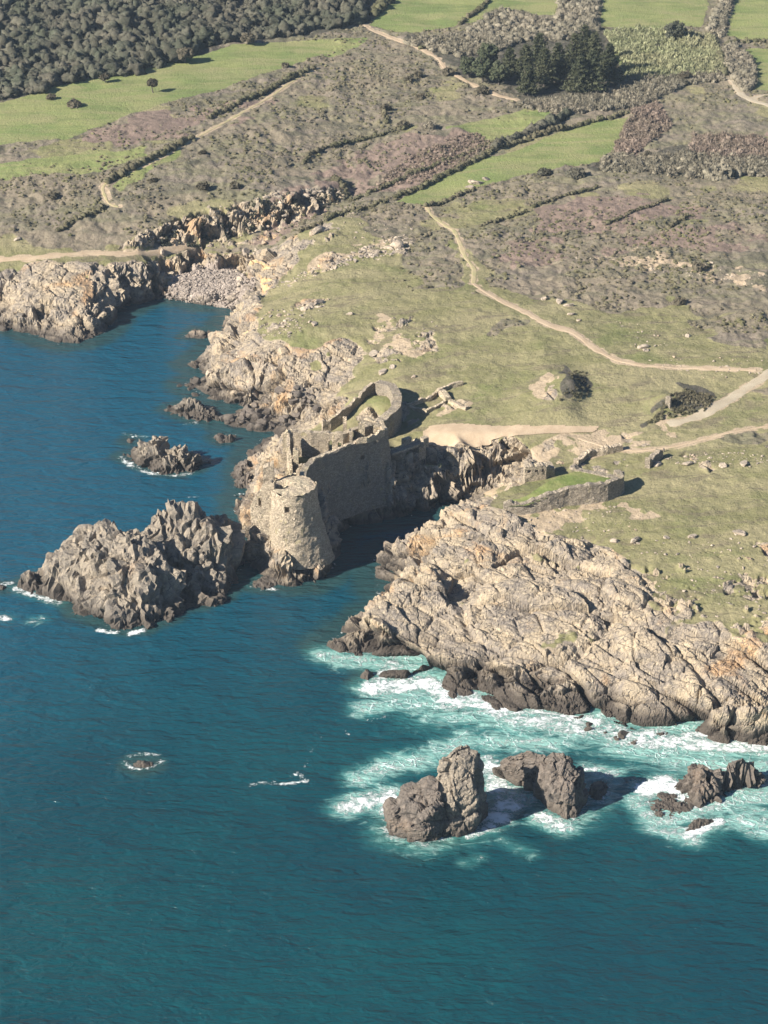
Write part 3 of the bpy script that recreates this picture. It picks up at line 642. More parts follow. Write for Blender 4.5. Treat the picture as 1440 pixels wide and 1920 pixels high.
islet('rock_islet', 'jagged twin peaked rock islet in the bay above the large island', [(222, 855), (258, 873), (290, 886), (330, 889), (372, 880), (382, 868), (350, 857), (300, 850), (250, 845)],
  [(302, 810, 8.5), (285, 822, 7), (268, 838, 4.5), (320, 838, 5), (242, 852, 1.0), (340, 842, 5.2), (352, 852, 4), (372, 855, 3), (330, 866, 3), (298, 862, 3), (270, 866, 1.5), (312, 850, 1.5)], M_islet, 'island', res=0.3, big=3.4, amp=1.0, s=8)
islet('rock_islet', 'low pointed rock islet just off the western cliff foot', [(305, 768), (340, 783), (378, 791), (412, 788), (413, 775), (380, 764), (340, 757), (315, 762)],
  [(358, 744, 4.5), (338, 757, 3), (376, 757, 2.8), (395, 772, 1.4), (318, 768, .8)], M_islet, 'island', res=0.3, big=2.6, amp=.8, s=11)
islet('rock_islet', 'small brown two humped rock between the shore and castle', [(397, 820), (415, 831), (438, 829), (441, 816), (420, 812)], [(407, 815, 1.6), (421, 824, .6), (432, 812, 2.6)], M_stack, 'rock', res=0.28, big=2, amp=.5, s=14)
islet('rock_islet', 'dark pointed rock touching the left side of the castle rock', [(433, 884), (440, 906), (440, 915), (475, 918), (480, 890), (472, 866), (452, 872)], [(452, 868, 3), (462, 862, 4), (448, 893, 2.4), (462, 892, 3)], M_stack, 'rock', res=0.3, big=2.4, amp=.8, s=17)
islet('rock_islet', 'dark rocky ledge between large island and castle rock', [(438, 952), (446, 968), (480, 970), (478, 944), (455, 938)], [(455, 935, 2.2), (470, 932, 3)], M_stack, 'rock', res=0.3, big=2.4, amp=.7, s=18)
islet('rock_islet', 'low flat rock in the cove near the pebble beach', [(343, 632), (368, 636), (392, 634), (396, 622), (365, 617)], [(360, 620, 1.6), (380, 620, 1.8)], M_pale, 'rock', res=0.3, big=2.4, amp=.6, s=19)
islet('rock_islet', 'brown wet ledge at the foot of the round tower', [(470, 1102), (500, 1106), (530, 1094), (548, 1082), (520, 1078), (490, 1082), (472, 1090)], [(488, 1090, 1.0), (482, 1094, 1.6), (515, 1086, .9)], M_stack, 'rock', res=0.28, big=2, amp=.6, s=23)
loft('sea_stack', 'tallest sea stack with a pale upright column above a brown block', [
  [[(722, 1548, -1.5), (726, 1578, -1.5), (799, 1594, -1.5), (858, 1574, -1.5), (850, 1538, -1.5), (760, 1532, -1.5)],
   [(722, 1510, 4.5), (731, 1518, 6), (799, 1534, 6), (822, 1492, 10), (822, 1458, 11.5), (770, 1462, 8.2)]],
  [[(808, 1570, -1.5), (850, 1578, -1.5), (892, 1572, -1.5), (916, 1538, -1.5), (905, 1508, -1.5), (850, 1508, -1.5), (812, 1530, -1.5)],
   [(810, 1500, 7.5), (850, 1510, 7.5), (890, 1505, 7), (909, 1470, 7), (900, 1452, 8), (845, 1450, 8), (812, 1470, 8)],
   [(822, 1440, 13), (852, 1428, 15.5), (888, 1424, 15.5), (897, 1408, 16.5), (876, 1398, 17.6), (850, 1402, 17.2), (832, 1418, 15)]]], M_stack, 'rock', mats=(M_stack, M_islet), s=31, M=150, levels=54, amp=0.6)
loft('sea_stack', 'arched sea stack with a round brown pillar on its right end', [
  [[(1008, 1500, -1.5), (1028, 1534, -1.5), (1062, 1550, -1.5), (1078, 1548, -1.5), (1096, 1528, -1.5), (1094, 1500, -1.5), (1052, 1485, -1.5), (1015, 1485, -1.5)],
   [(1006, 1462, 5.5), (1030, 1482, 5.5), (1065, 1490, 5.5), (1087, 1478, 5.5), (1091, 1458, 6), (1078, 1440, 6.5), (1042, 1436, 6.5), (1012, 1444, 6)],
   [(1020, 1424, 10), (1035, 1432, 10.5), (1055, 1438, 10), (1070, 1430, 10.5), (1068, 1420, 11.5), (1055, 1415, 12), (1038, 1412, 12), (1024, 1417, 11)]],
  [[(925, 1458, -1.5), (952, 1472, -1.5), (985, 1492, -1.5), (1018, 1492, -1.5), (1018, 1470, -1.5), (965, 1456, -1.5), (932, 1448, -1.5)],
   [(928, 1442, 2), (945, 1438, 5), (985, 1428, 8), (1018, 1432, 9), (1020, 1416, 10.3), (988, 1409, 10.3), (948, 1424, 6)]]], M_stack, 'rock', s=35, M=130, levels=44, amp=0.5, big=4)
islet('rock_islet', 'dark twin rock in white surf near the right edge', [(1266, 1470), (1284, 1492), (1310, 1510), (1345, 1500), (1375, 1480), (1428, 1474), (1434, 1462), (1425, 1455), (1380, 1455), (1340, 1465), (1290, 1458)],
  [(1316, 1430, 6.3), (1298, 1440, 4.5), (1284, 1455, 2.2), (1344, 1447, 5), (1375, 1427, 6.5), (1392, 1418, 7.3), (1412, 1430, 5.3), (1335, 1478, 2.6), (1310, 1480, 3), (1346, 1468, 2.4)], M_stack, 'island', res=0.26, big=3, amp=.85, s=41)
islet('rock_islet', 'small low dark rock in foam below the twin rock', [(1286, 1558), (1302, 1556), (1340, 1542), (1335, 1536), (1310, 1534), (1294, 1544)], [(1308, 1532, 1.3), (1325, 1536, .8), (1296, 1546, .6)], M_stack, 'rock', res=0.24, big=1.6, amp=.5, s=43)
islet('rock_islet', 'wave washed broken ledge left of the twin rock', [(1215, 1495), (1225, 1528), (1255, 1532), (1300, 1518), (1300, 1500), (1262, 1490), (1235, 1484)], [(1235, 1495, .35), (1262, 1500, .45), (1285, 1508, .5), (1245, 1518, .35)], M_stack, 'rock', res=0.24, big=2.0, amp=1.0, s=44)
islet('rock_islet', 'lone half sunken rock ringed by foam in open water', [(244, 1436), (262, 1442), (288, 1436), (284, 1428), (260, 1426)], [(262, 1426, 1.1), (274, 1430, .8)], M_stack, 'rock', res=0.24, big=1.6, amp=.5, s=45)
islet('rock_islet', 'small dark rock cut by the left edge of the photo', [(-14, 1104), (5, 1106), (16, 1101), (8, 1097), (-12, 1096)], [(0, 1096, .9)], M_stack, 'rock', res=0.24, big=1.6, amp=.4, s=46)
islet('rock_islet', 'dark rock in the shadow right of the arched stack', [(1102, 1496), (1125, 1502), (1142, 1478), (1138, 1466), (1112, 1474)], [(1112, 1466, 3), (1128, 1462, 1.8), (1118, 1480, 1.6)], M_stack, 'rock', res=0.24, big=1.8, amp=.5, s=47)
islet('rock_islet', 'little dark rock off the prow of the southern headland', [(674, 1272), (690, 1276), (702, 1268), (698, 1260), (680, 1262)], [(686, 1254, 1.8)], M_stack, 'rock', res=0.24, big=1.6, amp=.4, s=48)
islet('rock_islet', 'awash rock trailing foam left of the jagged islet', [(236, 828), (246, 832), (252, 824), (240, 820)], [(243, 822, .8)], M_stack, 'rock', res=0.24, big=1.6, amp=.4, s=49)

# ---------------------------------------------------------------- the sea
nsC, nsR = 520, 900
US = np.linspace(-0.36, 0.36, nsC); YS = 150*np.exp(np.linspace(0, math.log(900/150), nsR)); SY = np.repeat(YS[:, None], nsC, 1); SX = SY*US[None, :]
foam = np.zeros(SX.shape, np.float32); aer = np.zeros(SX.shape, np.float32); sh = np.zeros(SX.shape, np.float32)
def near_box(P, r):
    P = np.array([p[:2] for p in P]); return (SX > P[:, 0].min()-r) & (SX < P[:, 0].max()+r) & (SY > P[:, 1].min()-r) & (SY < P[:, 1].max()+r)
def stroke(pl, wd, f=1.0, a=1.0, aw=3.0):
    global foam, aer
    P = W([(*p, 0) for p in pl]); b = near_box(P, wd*aw+8); d = seg_dist(P, SX[b], SY[b], False)
    foam[b] = np.maximum(foam[b], f*(1-sstep(wd*.3, wd*1.6, d))); aer[b] = np.maximum(aer[b], a*(1-sstep(0, wd*aw, d)))
dcs = seg_dist(COAST, SX, SY, False)
px_x = SX/SY
exp_ = cov = sstep(470, 440, SY)*sstep(-8, 2, SX)                     # the open southern shore takes the swell
aer = np.maximum(aer, exp_*(1-sstep(2, 22, dcs))*0.85); foam = np.maximum(foam, exp_*(1-sstep(0.5, 5.5, dcs))*0.85)
foam = np.maximum(foam, (1-sstep(0.0, 1.2, dcs))*0.42); sh = np.maximum(sh, (1-sstep(1, 13, dcs))*0.9)
for P in ROCKS:
    b = near_box(P, 14); d = seg_dist(P, SX[b], SY[b]); sx = SX[b]; yy = np.mean([p[1] for p in P]); xx = np.mean([p[0] for p in P])
    ex = 1.0 if (yy < 440 and xx > 0) else 0.0
    foam[b] = np.maximum(foam[b], (1-sstep(0.0, 1.6+1.2*ex, d))*(0.38+0.3*ex)); aer[b] = np.maximum(aer[b], (1-sstep(0, 3+7*ex, d))*(0.12+0.5*ex)); sh[b] = np.maximum(sh[b], (1-sstep(0, 7, d))*0.8)
for s_ in [
  ([(610, 1228), (650, 1238), (700, 1240), (735, 1250)], 2.6, .62, .95, 3.2), ([(700, 1290), (760, 1285), (800, 1280), (840, 1300)], 3.6, .95, 1.0, 2.6), ([(680, 1330), (740, 1318), (830, 1322)], 3.0, .45, .9, 2.5),
  ([(840, 1320), (900, 1318), (960, 1345), (1060, 1362), (1130, 1372), (1200, 1392)], 3.0, .85, 1.0, 3.2), ([(1200, 1392), (1300, 1396), (1440, 1402), (1700, 1420)], 3.2, .85, 1.0, 3.6),
  ([(650, 1515), (690, 1500), (730, 1490), (735, 1520)], 3.0, .95, 1.0, 2.6), ([(680, 1460), (740, 1430), (800, 1425)], 3.0, .5, .95, 2.6), ([(800, 1420), (880, 1390), (960, 1392), (1040, 1395)], 3.0, .5, .9, 3.0),
  ([(908, 1430), (925, 1450), (935, 1480), (960, 1510), (920, 1540)], 3.4, .85, 1.0, 2.0), ([(960, 1480), (990, 1500), (1000, 1470)], 3.0, .7, .9, 2), ([(1020, 1535), (1060, 1552), (1010, 1530)], 2.2, .95, 1.0, 3.0), ([(880, 1568), (920, 1552), (945, 1530)], 1.3, .95, .9, 3),
  ([(1100, 1440), (1150, 1450)], 2, .7, .8, 3), ([(1210, 1480), (1250, 1465), (1270, 1480), (1300, 1500)], 3.2, 1.1, 1.0, 2.6), ([(1230, 1540), (1300, 1520), (1360, 1500), (1440, 1490), (1560, 1480)], 2.8, .62, 1.0, 3.0), ([(1290, 1566), (1330, 1548), (1350, 1540)], 1.5, 1.0, 1.0, 3),
  ([(1150, 1400), (1300, 1430), (1440, 1440), (1560, 1440)], 4.0, .45, .95, 2.2), ([(1440, 1530), (1380, 1540), (1440, 1560), (1600, 1570)], 3.5, .5, .9, 2), ([(1190, 1500), (1220, 1545), (1300, 1575)], 2.4, .6, .9, 2.5),
  ([(232, 1430), (250, 1440), (262, 1441)], .9, .75, .3, 2), ([(270, 1440), (290, 1434), (306, 1428)], 1.0, .7, .3, 2), ([(235, 1420), (258, 1414), (298, 1414)], .8, .6, .3, 2), ([(470, 1472), (500, 1466), (540, 1470), (575, 1465), (560, 1450), (545, 1455)], .7, .72, .15, 2), ([(570, 1440), (585, 1405), (605, 1380)], .6, .55, .1, 2),
  ([(30, 1105), (70, 1118), (110, 1130)], 1.5, .95, .5, 3), ([(0, 1158), (12, 1160)], 1.6, 1.0, .4, 3), ([(60, 1165), (80, 1160)], .9, .7, .4, 5), ([(185, 1182), (215, 1186)], 1.1, 1.0, .3, 2), ([(245, 1188), (268, 1182)], 1.2, 1.0, .3, 2), ([(400, 1122), (415, 1112)], 1, .8, .2, 2),
  ([(0, 1096), (22, 1094)], 1.2, .8, .3, 2), ([(225, 858), (250, 876), (280, 886), (320, 892), (360, 888)], 1.2, .8, .3, 2.2), ([(232, 812), (255, 818), (290, 818)], 1, .6, .3, 2), ([(500, 1104), (522, 1106)], .8, .9, .2, 2), ([(350, 932), (375, 930)], .6, .8, .1, 2), ([(440, 928), (462, 926)], .8, .7, .2, 2),
  ([(345, 795), (382, 792)], .8, .6, .15, 2), ([(690, 1350), (720, 1345)], .7, .6, .2, 2), ([(660, 1382), (640, 1365), (650, 1372)], .5, .5, .1, 2), ([(870, 1618), (900, 1608)], 1.2, .45, .5, 3), ([(940, 1575), (990, 1600)], 1.5, .35, .5, 3)]:
    stroke(*s_)
hill = 0.0
SZ = 0.10*fbm(SX, SY, None, 9, 2, 201)
fs = grid_faces(nsR, nsC)
big = [(-3000, -400), (3000, -400), (3000, 6000), (-3000, 6000)]
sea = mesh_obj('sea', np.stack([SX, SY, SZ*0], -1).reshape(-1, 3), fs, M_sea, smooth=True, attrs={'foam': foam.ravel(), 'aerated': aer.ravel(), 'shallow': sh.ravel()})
tag(sea, kind='structure')
# ---------------------------------------------------------------- masonry
def masonry_mat(name, cA, cB, dark=(0.17, 0.14, 0.11), sc=2.4):
    m = Mat(name, 0.93, 0.15); n1 = m.noise(0.22, 5, 0.6); n2 = m.noise(1.6, 5, 0.7)
    c = m.mix(m.ramp(n1, .35, .65), cA, cB)
    v = m.vor(sc, stretch=(1, 1, 1.7), warp=(1.5, .25)); vc = m.vor(sc, 'F1', stretch=(1, 1, 1.7), out=1, warp=(1.5, .25))
    k = m.math('MULTIPLY_ADD', m.sep(vc)[0], .45, .72)
    cm = N(m.t, 'ShaderNodeMix', data_type='RGBA', blend_type='MULTIPLY'); cm.inputs[0].default_value = 1
    cc = N(m.t, 'ShaderNodeCombineColor'); [m.l(k, cc.inputs[i]) for i in range(3)]
    m.l(c, cm.inputs[6]); m.l(cc.outputs[0], cm.inputs[7]); c = cm.outputs[2]
    c = m.mix(m.ramp(v, 0, .07), dark, c)
    c = m.mix(m.ramp(n2, .55, .8, 0, .7), c, dark)
    c = m.mix(m.ramp(m.noise(.5, 5, .65, .5, stretch=(1.3, 1.3, .35)), .52, .7, 0, .32), c, (.20, .175, .145))
    c = m.mix(m.ramp(m.noise(.5, 4, .6), .58, .72, 0, .5), c, (0.42, 0.36, 0.17))
    m.color(c); m.bump(m.math('ADD', m.ramp(v, 0, .12), m.math('MULTIPLY', n2, .8)), 0.25); return m.m
M_wall = masonry_mat('rubble_masonry', (0.56, 0.46, 0.335), (0.47, 0.39, 0.285))
M_grey = masonry_mat('grey_rubble', (0.40, 0.335, 0.25), (0.34, 0.29, 0.225))
M_cap = masonry_mat('wall_coping', (0.62, 0.52, 0.36), (0.56, 0.45, 0.33), (0.26, .22, .16))
def turf_mat():
    m = Mat('turf', .95, .1); a = m.noise(.3, 5, .6); b = m.noise(1.5, 5, .7)
    c = m.mix(m.ramp(a, .35, .65), (0.12, 0.155, 0.045), (0.19, 0.20, 0.075)); c = m.mix(m.ramp(b, .5, .8, 0, .6), c, (.26, .22, .12)); m.color(c); m.bump(b, .3); return m.m
M_turf = turf_mat()
def atY(px, py, Y):
    dx, dy, dz = ray(px, py); t = Y/dy; return (dx*t, Y, CAM_H+dz*t)
def resample(path, step):
    P = [np.array(p, float) for p in path]; out = [P[0]]; S_ = [0.0]
    for a, b in zip(P[:-1], P[1:]):
        L = np.hypot(*(b-a)[:2]); n = max(1, int(round(L/step)))
        for k in range(1, n+1): out.append(a+(b-a)*k/n); S_.append(S_[-1]+L/n)
    return np.array(out), np.array(S_)
def panel(name, path, zb, thick, mat, parent=None, step=0.5, rows=None, batter=0.0, holes=(), closed=False, rag=0.25, jit=0.09, seed=0, side=1):
    """a standing wall along path (x, y, ztop). zb = foot height (number or per-point list). thick goes to the inner side (side=+1 left of travel).
    holes: (s0, s1, z0, z1) cut right through"""
    rnd = np.random.RandomState(seed+7)
    zb_l = zb if isinstance(zb, (list, tuple)) else [zb]*len(path)
    P4, S_ = resample([(*p, b) for p, b in zip(path, zb_l)], step); n = len(P4)
    T = np.gradient(P4[:, :2], axis=0)
    if closed: T[0] = T[-1] = (P4[1, :2]-P4[-2, :2])
    T /= np.linalg.norm(T, axis=1, keepdims=True)+1e-9; Nn = np.stack([-T[:, 1], T[:, 0]], 1)*side
    zt = P4[:, 2]+rag*np.array([vnoise(np.array([s*.7]), np.array([seed*3.1]))[0] for s in S_])+rag*.8*(rnd.rand(n)-.5)
    hmax = float((zt-P4[:, 3]).max()); nr = rows or max(2, int(round(hmax/step)))+1
    J = np.linspace(0, 1, nr)
    Z = P4[:, 3][:, None]*(1-J)+zt[:, None]*J
    bt = batter*(1-J)**1.5
    O = np.zeros((n, nr, 3)); I = np.zeros((n, nr, 3))
    for A, base in ((O, -1), (I, 1)):
        offn = (-bt if base < 0 else np.zeros(nr))[None, :] + (0 if base < 0 else thick)
        A[..., :2] = P4[:, None, :2]+Nn[:, None, :]*offn[..., None]; A[..., 2] = Z
        q = A.reshape(-1, 3); dd = fbm(q[:, 0], q[:, 1], q[:, 2], 1.3, 3, seed).reshape(n, nr)*jit*2.4; A[..., :2] += Nn[:, None, :]*dd[..., None]
    if closed: O[-1] = O[0]; I[-1] = I[0]
    sc = (S_[:-1]+S_[1:])/2; solid = np.ones((n-1, nr-1), bool)
    zc = (Z[:-1, :-1]+Z[1:, :-1]+Z[:-1, 1:]+Z[1:, 1:])/4
    for s0, s1, z0, z1 in holes: solid &= ~(((sc >= s0) & (sc <= s1))[:, None] & (zc >= z0) & (zc <= z1))
    V = np.concatenate([O.reshape(-1, 3), I.reshape(-1, 3)]); M_ = n*nr; o = lambda i, j: i*nr+j; q = lambda i, j: M_+i*nr+j; Fc = []
    for i in range(n-1):
        for j in range(nr-1):
            if not solid[i, j]: continue
            f1 = (o(i, j), o(i+1, j), o(i+1, j+1), o(i, j+1)); Fc.append(f1); Fc.append((q(i, j), q(i, j+1), q(i+1, j+1), q(i+1, j)))
            if j == nr-2 or not solid[i, j+1]: Fc.append((o(i, j+1), o(i+1, j+1), q(i+1, j+1), q(i, j+1)))
            if j == 0 or not solid[i, j-1]: Fc.append((o(i, j), q(i, j), q(i+1, j), o(i+1, j)))
            if (i == 0 and not closed) or (i > 0 and not solid[i-1, j]): Fc.append((o(i, j), o(i, j+1), q(i, j+1), q(i, j)))
            if (i == n-2 and not closed) or (i < n-2 and not solid[i+1, j]): Fc.append((o(i+1, j), q(i+1, j), q(i+1, j+1), o(i+1, j+1)))
    Fc = np.array(Fc)
    if side < 0: Fc = Fc[:, ::-1]
    V, Fc, _ = compact(V, Fc)
    ob = mesh_obj(name, V, Fc, mat, parent)
    if parent is not None: ob.location = -parent.location
    return ob
def rubble(name, c, size, mat, parent=None, seed=0, sq=(1, 1, 1), rz=0.0, fine=2, flat=0.0):
    """an angular boulder: icosphere cut by planes"""
    rnd = random.Random(seed); V, Fc = ICO[fine]; V = V.copy()
    for k in range(rnd.randint(7, 11)):
        n = Vector((rnd.gauss(0, 1), rnd.gauss(0, 1), rnd.gauss(0, .8))).normalized(); n = np.array(n); d = rnd.uniform(.38, .74)
        h = V@n; V -= np.outer(np.maximum(h-d, 0), n)
    V = V*np.array(sq)*size; c_, s_ = math.cos(rz), math.sin(rz); V = V@np.array([[c_, s_, 0], [-s_, c_, 0], [0, 0, 1]])
    if mat is None: return V+np.array(c), Fc
    o = mesh_obj(name, V, Fc, mat, parent); o.location = tuple(np.array(c)-(np.array(parent.location) if parent is not None else 0)); return o
def ico(sub):
    import bmesh
    bm = bmesh.new(); bmesh.ops.create_icosphere(bm, subdivisions=sub, radius=1.0); bm.verts.ensure_lookup_table()
    V = np.array([v.co[:] for v in bm.verts]); Fc = np.array([[v.index for v in f.verts] for f in bm.faces]); bm.free(); return V, Fc
ICO = {k: ico(k) for k in (1, 2, 3, 4)}
def box_pts(c, sx, sy, sz, rz=0.0):
    V = np.array([(x*sx/2, y*sy/2, z*sz) for z in (0, 1) for y in (-1, 1) for x in (-1, 1)], float); c_, s_ = math.cos(rz), math.sin(rz)
    V = V@np.array([[c_, s_, 0], [-s_, c_, 0], [0, 0, 1]])+np.array(c)
    return V, [(0, 2, 3, 1), (4, 5, 7, 6), (0, 1, 5, 4), (2, 6, 7, 3), (0, 4, 6, 2), (1, 3, 7, 5)]

# ---- the castle ruin
TC = at(550, 911, 22.0); YT = TC[1]
castle = empty('castle_ruin', (TC[0], TC[1], 0)); tag(castle, 'ruined stone castle with a round tower on its sea rock', 'castle')
# round tower, battered, drawn out to the right at its foot
def tower():
    n, nr = 84, 46; V = []
    for j in range(nr):
        f = j/(nr-1); z = 3.0+(22.0-3.0)*f; r = 5.45+.9*(1-f)**1.5
        for i in range(n):
            a = 2*math.pi*i/n; ex = 3.4*(1-f)**1.5*max(0, math.cos(a+.25))**2
            V.append((TC[0]+(r+ex)*math.cos(a), TC[1]+(r+ex*.4)*math.sin(a), z+(0.5*vnoise(np.array([i*.45]), np.array([3.3]))[0] if j == nr-1 else 0)))
    V = np.array(V); c = np.array([TC[0], TC[1], 0]); d = fbm(V[:, 0], V[:, 1], V[:, 2], 1.1, 4, 77)*.30+fbm(V[:, 0], V[:, 1], V[:, 2], 4, 2, 78)*.35
    u = V-c; u[:, 2] = 0; u /= np.linalg.norm(u, axis=1, keepdims=True); V += u*d[:, None]
    i = np.arange(n*nr).reshape(nr, n); jn = np.roll(i, -1, 1); Fc = np.stack([i[:-1], jn[:-1], jn[1:], i[1:]], -1).reshape(-1, 4)
    # window: a cut opening with reveals, towards the sea
    P = atY(537, 958, TC[1]-5.3); cenF = V[Fc].mean(1)
    hole = (np.abs(cenF[:, 0]-P[0]) < .62) & (np.abs(cenF[:, 2]-P[2]) < .8) & (cenF[:, 1] < TC[1])
    hf = Fc[hole]; Fc = Fc[~hole]
    # reveals go 1 m into the wall
    from collections import Counter
    E = Counter(); [E.update([tuple(sorted((q[k], q[(k+1) % 4])))]) for q in hf for k in range(4)]
    Vn = V.tolist(); mp = {}; ex = []
    def inn(k):
        if k not in mp:
            p = V[k]; u_ = (c-p)*np.array([1, 1, 0]); u_ /= np.linalg.norm(u_); mp[k] = len(Vn); Vn.append((p+u_*1.3).tolist())
        return mp[k]
    for q in hf:
        for k in range(4):
            a, b = q[k], q[(k+1) % 4]
            if E[tuple(sorted((a, b)))] == 1: ex.append((b, a, inn(a), inn(b)))
        ex.append(tuple(inn(k) for k in q))
    o = mesh_obj('round_tower', np.array(Vn), np.concatenate([Fc, np.array(ex)]) if ex else Fc, M_wall, castle); o.location = -castle.location
    # top: broken vault with a hollow on its western side
    V = []; nr2 = 12
    for j in range(nr2):
        f = j/(nr2-1)
        for i in range(n):
            a = 2*math.pi*i/n; r = 5.35*(1-f); x, y = r*math.cos(a), r*math.sin(a)
            hole_ = math.exp(-(((x+2.9)/1.5)**2+((y-1.2)/1.7)**2)); V.append((TC[0]+x, TC[1]+y, 21.95+0.35*f-3.4*hole_+.12*vnoise(np.array([x*1.3]), np.array([y*1.3]))[0]))
    i = np.arange(n*nr2).reshape(nr2, n); jn = np.roll(i, -1, 1); Fc = np.stack([i[:-1], jn[:-1], jn[1:], i[1:]], -1).reshape(-1, 4)
    o = mesh_obj('tower_top', np.array(V), Fc, M_cap, castle); o.location = -castle.location
tower()
# wall joining the tower on its left, with a torn window
Yl = TC[1]-1.5
lp = [atY(514, 903, Yl), atY(503, 903, Yl+.3), atY(492, 912, Yl+.8), atY(481, 927, Yl+1.3), atY(469, 949, Yl+2)]
pw = atY(485, 942, Yl+1)
Ls = math.hypot(lp[0][0]-pw[0], 0)
panel('western_wall', lp, [9, 9, 10, 11, 12.5], 1.3, M_wall, castle, step=.4, holes=[(Ls-.55, Ls+.45, pw[2]-1.1, pw[2]+1.1)], rag=.5, seed=3, side=-1)
# stub of a turret behind it
a0 = atY(495, 905, TC[1]+3.0); a1 = atY(512, 905, TC[1]+3.0); ztop = atY(500, 873, TC[1]+3)[2]
panel('turret_stub', [(a0[0]-.2, a0[1], ztop-.5), (a1[0]+.2, a1[1], ztop)], 14, 2.4, M_wall, castle, step=.4, closed=False, rag=.5, seed=5, side=1)
# south curtain (the long shaded wall), top line from the tower to the eastern corner
ST = [at(573, 893, 21.2), at(577, 878, 21.2), at(589, 864, 21.2), at(616, 852, 21.2), at(645, 842, 21.3), at(668, 832, 21.4), at(690, 825, 21.6), at(711, 818, 21.9), at(728, 806, 22.0)]
pS = at(689, 849, 17.5)
ES = ST+[(ST[-1][0]-1.5, ST[-1][1]+4.5, 22.0), (ST[-1][0]-6, ST[-1][1]+6.5, 22.0)]
panel('curtain_wall', ES, 3.6, 1.6, M_grey, castle, step=.55, batter=2.7, rag=.28, seed=9, holes=[(24.0, 25.0, 16.9, 18.0)])
# paler coping on its top
cp = [(x, y, z+.28) for x, y, z in ES[2:]]
panel('wall_walk', [(x, y+.25, z) for x, y, z in cp], [z-.4 for _, _, z in cp], .8, M_cap, castle, step=.5, rag=.4, seed=12)
# parapet remains at the east end
pp = [at(668, 824, 22.6), at(688, 820, 23), at(706, 813, 23.2), at(722, 804, 23.4), at(716, 798, 23.2), at(700, 799, 23)]
panel('parapet', pp, 21.4, .6, M_cap, castle, step=.4, rag=.5, seed=14)
# north wall with doorways
NT = [at(548, 809, 22), at(583, 811, 22), at(612, 813, 21.7), at(643, 814, 21.9), at(668, 806, 22.2), at(700, 797, 22.2)]
yN = NT[2][1]
def sN(px): return (px-548)/F*at(548, 809, 22)[1]/CP*1.0
L = sN
panel('north_wall', NT, 12.2, 1.4, M_wall, castle, step=.45, rag=.22, seed=17,
      holes=[(L(615)-.1, L(623), atY(619, 847, yN)[2], atY(619, 826, yN)[2]), (L(634)-.2, L(638.5), atY(636, 842, yN)[2], atY(636, 829, yN)[2]), (L(661), L(669), atY(665, 833, yN-2)[2], atY(665, 819, yN-2)[2])])
# west cross wall, seen end on
CW = [at(537, 816, 22.0), at(538, 838, 21.2), at(540, 862, 20.2), at(543, 882, 19.6)]
panel('cross_wall', CW, 11.5, .8, M_cap, castle, step=.5, rag=.6, seed=21, side=1)
nk = [at(529, 814, 21.6), at(540, 810, 22.2), at(552, 808, 22)]
panel('corner_wall', nk, 11.5, 1.4, M_cap, castle, step=.45, rag=.4, seed=22, side=1)
def stub(px0, px1, pyt, pyb, zb, mat=M_wall, d=1.5, seed=0, nm='wall_stub', zf=None):
    a = at(px0, pyb, zb); b = at(px1, pyb, zb); zt = atY(px0, pyt, a[1])[2]; f = 11.5 if zf is None else zf
    return panel(nm, [(a[0], a[1], zt), (b[0], b[1], zt-.2)], f, d, mat, castle, step=.35, rag=.55, seed=seed)
stub(550, 560, 847, 880, 17.5, M_cap, 1.2, 31)
stub(560, 571, 874, 893, 18, M_wall, 1.0, 32); stub(536, 548, 877, 890, 17.5, M_cap, .9, 33); stub(531, 534, 884, 902, 18, M_cap, 1.0, 34)
stub(643, 650, 781, 812, 21, M_cap, 1.0, 36, 'chimney_stub', 15); stub(672, 684, 795, 812, 21.5, M_cap, .9, 37, zf=15); stub(655, 661, 806, 818, 21.5, M_wall, 1.4, 38, zf=15)
panel('diagonal_wall', [at(530, 905, 19.5), at(540, 896, 20), at(549, 889, 20.6), at(556, 886, 20.6)], 12, .7, M_cap, castle, step=.4, rag=.3, seed=39)
panel('inner_wall', [at(573, 893, 21.2), at(566, 896, 19.5), at(561, 885, 18.5), at(572, 872, 19.0), at(590, 862, 20.5)], 12, .8, M_wall, castle, step=.4, rag=.5, seed=40)

# ---- outer ward wall: thin on the seaward side, thick towards the land
ward = empty('ward_wall', G([(720, 760)])[0][:2]+(0,)); tag(ward, 'curved stone wall round a grassy court just behind the castle', 'wall', kind='thing')
wp = [(603, 789, 12.5), (618, 781, 13.4), (634, 771, 14.3), (652, 757, 15.0), (671, 741, 16.0), (685, 721, 17.0), (700, 714, 17.3), (714, 712, 17.5)]
wpt = [at(*p) for p in wp]
panel('seaward_wall', wpt, [float(zat(p[0], p[1]))-2.2 for p in wpt], .9, M_wall, ward, step=.5, rag=.5, seed=51, side=-1)
ep = [(714, 712, 17.6), (735, 716, 17.9), (748, 727, 18.2), (754, 745, 18.2), (751, 762, 18.0), (738, 777, 17.6), (722, 788, 17.0), (708, 796, 16.2)]
ept = [at(*p) for p in ep]
panel('landward_wall', ept, [min(11.0, float(zat(p[0], p[1]))-1.5) for p in ept], 2.4, M_grey, ward, step=.5, rag=.45, seed=53, side=-1)
